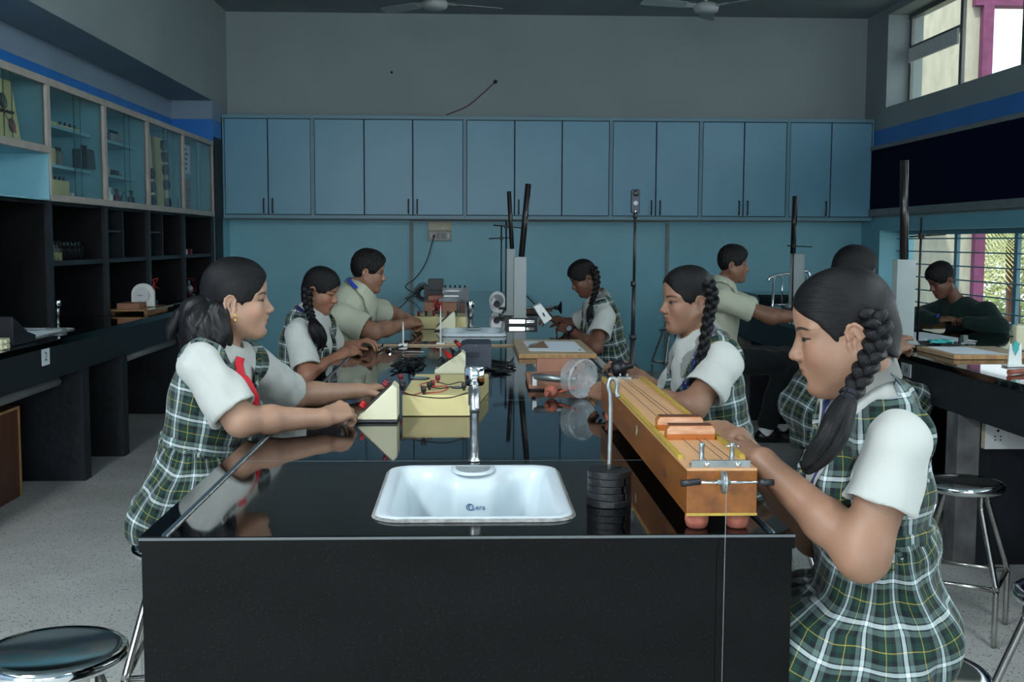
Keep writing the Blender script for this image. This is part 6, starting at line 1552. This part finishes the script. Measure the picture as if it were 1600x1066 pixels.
def solve_head(ear, nose, Yc, yaw, roll=0., side=1, wide=1.):
    """place a head (centre, size, pitch) so that ear and nose tip fall on measured directions at depth Yc"""
    p = np.array([*arr(at((ear[0]*.6+nose[0]*.4), ear[1], Yc))[[0, 2]], 1., 5.]); lam = 0
    def pr(v):
        d = Vector(v)-CAM; z_ = d.dot(_f); return np.array([800+FPX*d.dot(_r)/z_, 533-FPX*d.dot(_u)/z_])
    def res(p):
        H = np.array([p[0], Yc, p[1]]); f, l, u = hframe(yaw, p[3], roll); hs = p[2]
        E1 = H+hs*(-.009*f+side*.078*l-.014*u); Nn = H+hs*(.1165*f-.027*u)
        return np.concatenate([pr(E1)-ear, pr(Nn)-nose])
    for _ in range(25):
        r0 = res(p); J = np.array([(res(p+np.eye(4)[k]*1e-4)-r0)/1e-4 for k in range(4)]).T; p = p-np.linalg.solve(J, r0)
    return np.array([p[0], Yc, p[1]]), p[2], p[3]
# ============================================================ THE NINE STUDENTS
def pos(yaw, kn=.40, az=.30, ax_=.06, P=None, kz=-.02):
    f0 = np.array([math.cos(R(yaw)), math.sin(R(yaw)), 0]); l0 = np.array([-f0[1], f0[0], 0]); K, A = {}, {}
    for sg in (-1, 1):
        K[sg] = P+f0*kn+l0*sg*.085+np.array([0, 0, kz]); A[sg] = np.array([*(K[sg]-f0*ax_)[:2], az])
    return K, A
def a_(x, y, Y): return arr(at(x, y, Y))
SK = dict(
 A=skin('skin_light', (.37, .215, .145), .0042), F=skin('skin_warm_brown', (.285, .155, .098), .0042), E=skin('skin_brown', (.255, .135, .085), .0050, gaze=.002),
 B=skin('skin_medium_brown', (.27, .125, .075), .0035), C=skin('skin_tan_brown', (.27, .135, .085), .004), D=skin('skin_dark_brown', (.14, .062, .038), .0028), G=skin('skin_deep_brown', (.20, .098, .06), .004),
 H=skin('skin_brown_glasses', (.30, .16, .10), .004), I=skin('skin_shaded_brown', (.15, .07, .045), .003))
def spec(k, ear, nose, Yc, hyaw, side, byaw, Np, Pp, Lp, Rp, **kw):
    H, hs, pt = solve_head(ear, nose, Yc, hyaw, 0., side)
    l_ = np.array(Lp[0])-np.array(Rp[0]); S = dict(H=H, hs=hs, hrot=(hyaw, pt, 0.), yaw=math.degrees(math.atan2(-l_[0], l_[1])), lyaw=byaw, N=a_(*Np), P=a_(*Pp), L_=Lp, R_=Rp, skin=SK[k], fem=True, res=.0045, hem=.42); S.update(kw)
    K, A = pos(byaw, S.get('kn', .40), S.get('az', .34), S.get('ax', .05), S['P'], S.get('kz', -.02)); S.setdefault('K', K); S.setdefault('A', A)
    return S
ALL = {}
# A: girl with the ponytail and red lanyard ---------------------------------------------------
S = spec('A', (361, 480), (428, 484), 3.30, 12, -1, 10, (344, 556, 3.30), (296, 800, 3.28),
 Lp=(a_(388, 566, 3.46), a_(455, 618, 3.70), a_(560, 611, 3.84), a_(600, 598, 3.93), (-.15, -.2, 1), dict(curl=(28, 38, 25), L=.155, thumb=(38, 12), fcurl=((35, 45, 20), (40, 50, 25), (45, 50, 30), (45, 50, 30)))),
 Rp=(a_(312, 572, 3.14), a_(376, 657, 3.10), a_(506, 653, 3.24), a_(552, 634, 3.32), (.1, -.6, .8), dict(L=.175, fcurl=((38, 48, 20), (44, 55, 28), (48, 58, 32), (52, 60, 35)), thumb=(32, 12))),
 res=.0034, cres=.0045, slv={-1: .84, 1: .86}, slr=(.059, .073), hem=.575, hair=dict(knot=(-.092, -.03, -.020), part=0, plane=(.80, -.60), pt=(.088, .060)), wr=.007, nk=.92, bs=.97, cr=.070, ct=.22, skb=.15, sc=.10, aw=.156, vs=.46, seed=3)
S = ALL['A'] = person('person', 'girl with a low ponytail and a red lanyard, nearest on the left', S, 'tartan')
def ponytail(S, base, pts, r, m_=m_hair, seed=2):
    F = Field(*bounds(pts, .09), .004); rs = np.random.RandomState(seed); P = [arr(p) for p in crv([Vector(p) for p in pts], 5)]; n = len(P)
    for k in range(9):
        off = rs.normal(size=3)*.016; prev = None
        for i, c in enumerate(P):
            s_ = i/(n-1); q = c+off*min(1, s_*2.2)*(1+.5*s_); rr = r*(.24+.52*math.sin(math.pi*min(1, s_*.9+.02)))*(1 if s_ < .8 else 1-(s_-.8)*3.6)
            if prev is not None: F.cap(prev[0], q, prev[1], max(.003, rr), .012)
            prev = (q, max(.003, rr))
    V, Q = F.nets(); V = relax(V, Q, 1); k0 = P[0]; ax = unit(P[-1]-P[0]); e1 = unit(np.cross(ax, [0, 1, .1])); e2 = np.cross(ax, e1); q = V-k0
    st = np.stack([(q@e1)*9+.25*np.sin((q@ax)*30), (q@ax)*2.2, (q@e2)*9], 1)
    o = npmesh('ponytail', [(V, Q)], [m_pony], S['root'], {'st': st}); return o
m_pony = hairmat('black_hair_loose', (9, 3, 9), .9)
tail = [(334, 470, 3.27), (318, 487, 3.25), (304, 512, 3.24), (308, 538, 3.24), (322, 550, 3.22)]
ponytail(S, None, [a_(*p) for p in tail], .031)
ponytail(S, None, [a_(*p) for p in [(332, 470, 3.28), (306, 490, 3.30), (290, 516, 3.31), (284, 540, 3.31)]], .021, seed=6)
ponytail(S, None, [a_(*p) for p in [(336, 472, 3.26), (338, 495, 3.22), (345, 520, 3.21), (336, 543, 3.20)]], .020, seed=9)
b = MB(); c = Vector(a_(334, 470, 3.262)); b.torus(c, .021, .008, (-.9, -.1, -.55), seg=24); b.torus(c+Vector((-.008, 0, -.005)), .020, .007, (-.9, -.1, -.55), seg=24); b.build('hair_tie', m_tie, S['root'])
e_ = S['HP'](.002, -.078, -.045); b = MB(); b.torus(e_, .0065, .0014, (0, 1, .2), seg=16); b.sph(e_+np.array([.0, 0, -.009]), .0032, None, 8); b.sph(e_+np.array([.0, 0, .009]), .0025, None, 8); b.build('earring', m_gold, S['root'])
ribbon('lanyard', [Vector(a_(*p)) for p in [(384, 556, 3.22), (390, 568, 3.20), (397, 588, 3.18), (404, 612, 3.18), (411, 640, 3.2)]], .024, m_lany_r, S['root'], S['surf'], .012, wd=unit(S['f']*.8+S['l']*.6))
# F: nearest girl with the thick braid --------------------------------------------------------
S = spec('F', (1336, 535), (1233, 557), 2.20, 161, 1, 168, (1352, 600, 2.24), (1380, 1003, 2.23),
 Lp=(a_(1404, 696, 2.07), a_(1348, 868, 2.03), a_(1190, 722, 2.25), a_(1120, 680, 2.40), (-.1, -.35, .92), dict(L=.172, fcurl=((2, 20, 12), (8, 22, 14), (14, 26, 16), (20, 28, 18)), thumb=(30, 8), spread=8)),
 Rp=(a_(1322, 668, 2.40), a_(1275, 835, 2.40), a_(1152, 688, 2.50), a_(1100, 652, 2.60), (-.1, -.25, .95), dict(L=.165, fcurl=((8, 24, 14), (20, 34, 20), (26, 38, 22), (30, 40, 25)), thumb=(25, 8), spread=7)),
 res=.0032, cres=.0045, slv={-1: .70, 1: .56}, slr=(.059, .070), aw=.165, sc=.09, vw=.024, hem=.34, arm=1.09, hair=dict(knot=(-.062, .060, .012), part=0, plane=(.60, -.80), pt=(.090, .064), th=.0045), wr=.007, bs=.98, nk=1.0, skb=.100, kn=.42, seed=8, wide=1.04, cr=.066)
S = ALL['F'] = person('person', 'nearest girl with a thick braid, hands on the sonometer bridges', S, 'tartan')
bp_ = [(1360, 490, 2.125), (1372, 512, 2.10), (1368, 540, 2.085), (1357, 566, 2.07), (1343, 592, 2.06), (1327, 620, 2.045)]
braid('braid', [Vector(a_(*p)) for p in bp_], .027, .019, S['root'], 3.4, [Vector(a_(*p)) for p in [(1312, 650, 2.03), (1298, 682, 2.02), (1278, 710, 2.03), (1262, 727, 2.04), (1254, 722, 2.05)]], tr=.026)
ribbon('lanyard', [Vector(a_(*p)) for p in [(1283, 618, 2.22), (1275, 650, 2.2), (1262, 690, 2.19), (1250, 730, 2.18), (1243, 765, 2.18)]], .020, m_lany_b, S['root'], S['surf'], .009)
# E: smiling girl with the thin braid ----------------------------------------------------------
S = spec('E', (1094.7, 477.3), (1031, 486), 3.65, 190, 1, 172, (1094, 534, 3.66), (1128, 757, 3.66),
 Lp=(a_(1132, 566, 3.51), a_(1082, 636, 3.43), a_(952, 617, 3.57), a_(905, 598, 3.70), (-.2, -.75, .62), dict(L=.155, fcurl=((30, 45, 25), (34, 50, 25), (38, 50, 28), (40, 50, 30)), thumb=(30, 10), spread=3)),
 Rp=(a_(1076, 572, 3.82), a_(1046, 628, 3.95), a_(1000, 590, 4.02), a_(975, 570, 4.03), (-.3, -.2, .93), dict(L=.155, fcurl=((30, 40, 25), (34, 45, 28), (40, 45, 28), (42, 45, 30)), thumb=(30, 10))),
 res=.0036, cres=.005, slv={1: .68, -1: .7}, slr=(.057, .074), hem=.44, hair=dict(knot=(-.08, .04, -.02), part=1, plane=(.80, -.60), pt=(.088, .070), th=.007), wr=.006, seed=12, bs=.98)
S = ALL['E'] = person('person', 'smiling girl with a thin braid, holding the clear drum', S, 'tartan')
bp_ = [(1106, 440, 3.57), (1113, 465, 3.55), (1108, 492, 3.54), (1103, 520, 3.52), (1098, 550, 3.50), (1090, 580, 3.49), (1082, 604, 3.49)]
braid('braid', [Vector(a_(*p)) for p in bp_], .022, .014, S['root'], 6, [Vector(a_(*p)) for p in [(1078, 622, 3.5), (1076, 640, 3.51)]], tr=.012, tie=False)
ribbon('lanyard', [Vector(a_(*p)) for p in [(1116, 503, 3.62), (1108, 518, 3.55), (1096, 540, 3.5), (1080, 570, 3.5), (1066, 600, 3.5), (1063, 625, 3.5)]], .018, m_lany_b, S['root'], S['surf'], .009)
b = MB(); c = Vector(a_(957, 578, 3.99)); b.lathe([(.022, 0), (.030, .008), (.030, .035), (.024, .045), (.012, .05), (.012, .075)], c, (.9, -.25, .25), 20); tag(b.build('black_knob', m_blkpl), 'round black knob held in the far hand of the smiling girl', 'knob')
# B: second girl on the left -------------------------------------------------------------------
S = spec('B', (487.7, 458), (527.5, 472.4), 5.35, -10, -1, 8, (482, 498, 5.35), (468, 632, 5.35),
 Lp=(a_(508, 512, 5.50), a_(524, 552, 5.58), a_(552, 540, 5.55), a_(574, 530, 5.52), (.1, -.2, .95), dict(L=.16, fcurl=((35, 45, 25), (38, 48, 25), (42, 48, 28), (44, 48, 30)))),
 Rp=(a_(465, 522, 5.18), a_(482, 588, 5.08), a_(538, 553, 5.28), a_(566, 540, 5.38), (.15, -.5, .85), dict(L=.16, fcurl=((30, 45, 25), (34, 48, 25), (38, 48, 28), (42, 48, 30)))),
 res=.0042, cres=.006, slv={-1: .80, 1: .7}, slr=(.056, .068), hem=.50, hair=dict(knot=(-.08, -.03, -.02), part=0, plane=(.78, -.62), pt=(.088, .050), th=.011), wr=.0035, seed=21)
S = ALL['B'] = person('person', 'girl with a dark braid and navy lanyard, second on the left side of the table', S, 'tartan')
braid('braid', [Vector(a_(*p)) for p in [(480, 452, 5.26), (480, 470, 5.22), (484, 488, 5.19), (488, 500, 5.17)]], .028, .018, S['root'], 3, [Vector(a_(*p)) for p in [(494, 515, 5.15), (502, 532, 5.16), (500, 548, 5.18)]], tr=.030, tie=False)
ribbon('lanyard', [Vector(a_(*p)) for p in [(466, 484, 5.3), (474, 493, 5.25), (486, 508, 5.2)]], .022, m_lany_b, S['root'], S['shirtsurf'], .010)
# C: boy with the pale shirt --------------------------------------------------------------------
S = spec('C', (571.2, 429), (603, 437.4), 6.20, 8, -1, 10, (560, 458, 6.22), (508, 592, 6.2),
 Lp=(a_(572, 484, 6.42), a_(606, 488, 6.62), a_(634, 497, 6.78), a_(652, 499, 6.83), (.1, -.2, .95), dict(L=.165, fcurl=((45, 60, 30),)*4)),
 Rp=(a_(533, 494, 6.02), a_(582, 519, 5.98), a_(638, 506, 6.32), a_(660, 500, 6.42), (.1, -.5, .85), dict(L=.165, fcurl=((60, 75, 40),)*4, thumb=(20, 20))),
 fem=False, res=.0045, cres=.006, slv={-1: .80, 1: .72}, slr=(.066, .078), arm=1.12, bs=1.14, nk=1.1, belly=1.15, hair=dict(short=1, plane=(.80, -.60), pt=(.083, .060), nape=0, th=.013, burn=1), wr=.005, wf=1., seed=33)
S = ALL['C'] = person('person', 'boy in a pale cream shirt leaning both forearms on the table, farthest on the left', S, 'shirt')
ribbon('lanyard', [Vector(a_(*p)) for p in [(545, 437, 6.2), (549, 446, 6.12), (558, 452, 6.08)]], .022, m_lany_b2, S['root'], S['shirtsurf'], .012)
# D: girl wearing a wristwatch ------------------------------------------------------------------
S = spec('D', (920.5, 436.8), (893.7, 452.3), 6.60, 184, 1, 172, (934, 470, 6.6), (958, 590, 6.6),
 Lp=(a_(946, 496, 6.44), a_(930, 543, 6.30), a_(892, 517, 6.45), a_(872, 508, 6.52), (-.1, -.6, .78), dict(L=.15, fcurl=((20, 35, 20), (24, 38, 22), (28, 40, 24), (32, 42, 26)))),
 Rp=(a_(926, 490, 6.76), a_(898, 510, 6.86), a_(872, 500, 6.80), a_(858, 497, 6.76), (-.1, -.4, .9), dict(L=.15)),
 res=.0045, cres=.006, slv={1: .62, -1: .7}, slr=(.058, .070), hem=.46, hair=dict(knot=(-.08, .03, -.0), part=0, plane=(.78, -.62), pt=(.088, .048), th=.012), wr=.0035, seed=41, arm=.92, bs=.96)
S = ALL['D'] = person('person', 'girl with a wristwatch bending over the far right side of the table', S, 'tartan')
braid('braid', [Vector(a_(*p)) for p in [(927, 418, 6.56), (932, 432, 6.50), (932, 448, 6.46), (928, 463, 6.43), (924, 476, 6.42)]], .024, .016, S['root'], 4, [Vector(a_(*p)) for p in [(920, 490, 6.42), (918, 505, 6.42)]], tr=.014, tie=False)
w_, e2 = S['L_'][2], S['L_'][1]; d = unit(w_-e2); c = w_-d*.012
b = MB(); b.torus(c, .030, .006, d, m_blkpl, 24, 8); n_ = unit(np.array([0, -1, .15])-d*(np.array([0, -1, .15])@d)); b.cyl(c+n_*.026, c+n_*.040, .022, m=m_blkpl, seg=20); b.cyl(c+n_*.040, c+n_*.042, .016, m=m_meter, seg=20); b.build('wristwatch', None, S['root'])
e = empty('handheld_meter', 'pale box-shaped meter tilted in the hands of the girl with the wristwatch', 'meter')
b = MB(); V4 = [a_(833, 479, 6.5), a_(844, 474, 6.5), a_(863, 498, 6.45), a_(851, 507, 6.45)]
b.prism([(v[0], v[2]) for v in V4], 'y', 6.46, 6.56, None, .003); b.build('case', m_white, e)
b = MB(); c = (V4[1]+V4[2])/2; b.cyl(np.array([c[0]-.02, 6.459, c[2]-.01]), np.array([c[0]-.01, 6.458, c[2]-.03]), .004, seg=6); b.build('slot', m_ink, e); setbase(e, (V4[3][0], 6.5, V4[3][2]))
# G: boy with his back to the wall, pale shirt ----------------------------------------------------
Pg = a_(1120, 562, 6.8)
S = spec('G', (1143.4, 417.4), (1171.2, 422), 6.80, -6, -1, -4, (1126, 449, 6.8), (1120, 562, 6.8),
 Lp=(a_(1136, 466, 6.98), a_(1195, 490, 7.15), a_(1240, 492, 7.2), a_(1262, 492, 7.2), (0, -.2, 1), {}),
 Rp=(a_(1128, 468, 6.62), a_(1206, 496, 6.58), a_(1256, 494, 6.68), a_(1278, 492, 6.72), (0, -.2, 1), {}),
 fem=False, res=.0045, cres=.006, slv={-1: .62, 1: .6}, slr=(.062, .074), bs=1.0, hair=dict(short=1, plane=(.85, -.53), pt=(.084, .052), nape=0, th=.010), shirtmat=m_shirt2, wr=.004, seed=51)
f0 = np.array([1., -.07, 0]); S['K'] = {-1: a_(1228, 566, 6.70), 1: a_(1226, 560, 6.92)}; S['A'] = {-1: a_(1196, 672, 6.66), 1: a_(1222, 665, 6.9)}
S = ALL['G'] = person('person', 'boy in a pale shirt and dark trousers sitting side-on, reaching to the right bench', S, 'shirt')
# H: girl with glasses ------------------------------------------------------------------------------
S = spec('H', (1337, 434), (1375, 442), 5.30, -4, -1, 6, (1322, 498, 5.3), (1282, 625, 5.3),
 Lp=(a_(1336, 505, 5.46), a_(1385, 540, 5.6), a_(1392, 534, 5.62), a_(1400, 531, 5.63), (0, -.2, 1), {}),
 Rp=(a_(1328, 520, 5.14), a_(1372, 592, 5.14), a_(1402, 545, 5.32), a_(1424, 533, 5.40), (.0, -.5, .85), dict(L=.165, fcurl=((30, 40, 20), (34, 45, 25), (38, 48, 25), (40, 48, 28)))),
 res=.0045, cres=.006, hem=.44, hair=dict(knot=(-.08, -.03, -.03), part=0, th=.016, pt=(.086, .045), bun=((-.07, 0, -.04), (.05, .06, .07))), wr=.0035, seed=61, skb=.17)
S['hs'] = 1.0
S = ALL['H'] = person('person', 'girl with glasses mostly hidden behind the nearest girl', S, 'tartan')
b = MB(); HP = S['HP']; fr = hframe(*S['hrot'])
for sg in (-1, 1): b.torus(HP(.088, sg*.032, .002), .020, .0015, fr[0], None, 20, 6); b.tube([HP(.086, sg*.052, .004), HP(.0, sg*.078, .004)], .0015, 5)
b.tube([HP(.09, -.012, .004), HP(.09, .012, .004)], .0014, 5); b.build('glasses', m_blkpl, S['root'])
ponytail(S, None, [HP(-.07, -.02, -.03), HP(-.10, -.03, -.09), HP(-.10, -.04, -.16), HP(-.09, -.05, -.22)], .034, seed=12)
# I: boy in the dark sweater --------------------------------------------------------------------------
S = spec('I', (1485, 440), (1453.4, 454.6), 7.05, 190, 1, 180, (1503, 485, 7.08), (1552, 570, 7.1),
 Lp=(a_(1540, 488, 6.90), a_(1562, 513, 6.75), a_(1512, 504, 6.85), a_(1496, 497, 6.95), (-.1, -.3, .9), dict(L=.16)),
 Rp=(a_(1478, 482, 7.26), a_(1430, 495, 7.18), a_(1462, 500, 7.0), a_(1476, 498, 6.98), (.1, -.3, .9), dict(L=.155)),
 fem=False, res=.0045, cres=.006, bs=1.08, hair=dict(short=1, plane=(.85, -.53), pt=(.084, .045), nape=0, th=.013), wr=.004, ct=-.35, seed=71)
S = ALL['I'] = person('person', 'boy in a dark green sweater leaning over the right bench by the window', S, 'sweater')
ribbon('lanyard', [Vector(a_(*p)) for p in [(1474, 476, 6.95), (1470, 486, 6.9), (1468, 492, 6.9)]], .012, m_lany_b2, S['root'], S['surf'], .009)
for S in ALL.values(): settle(S)
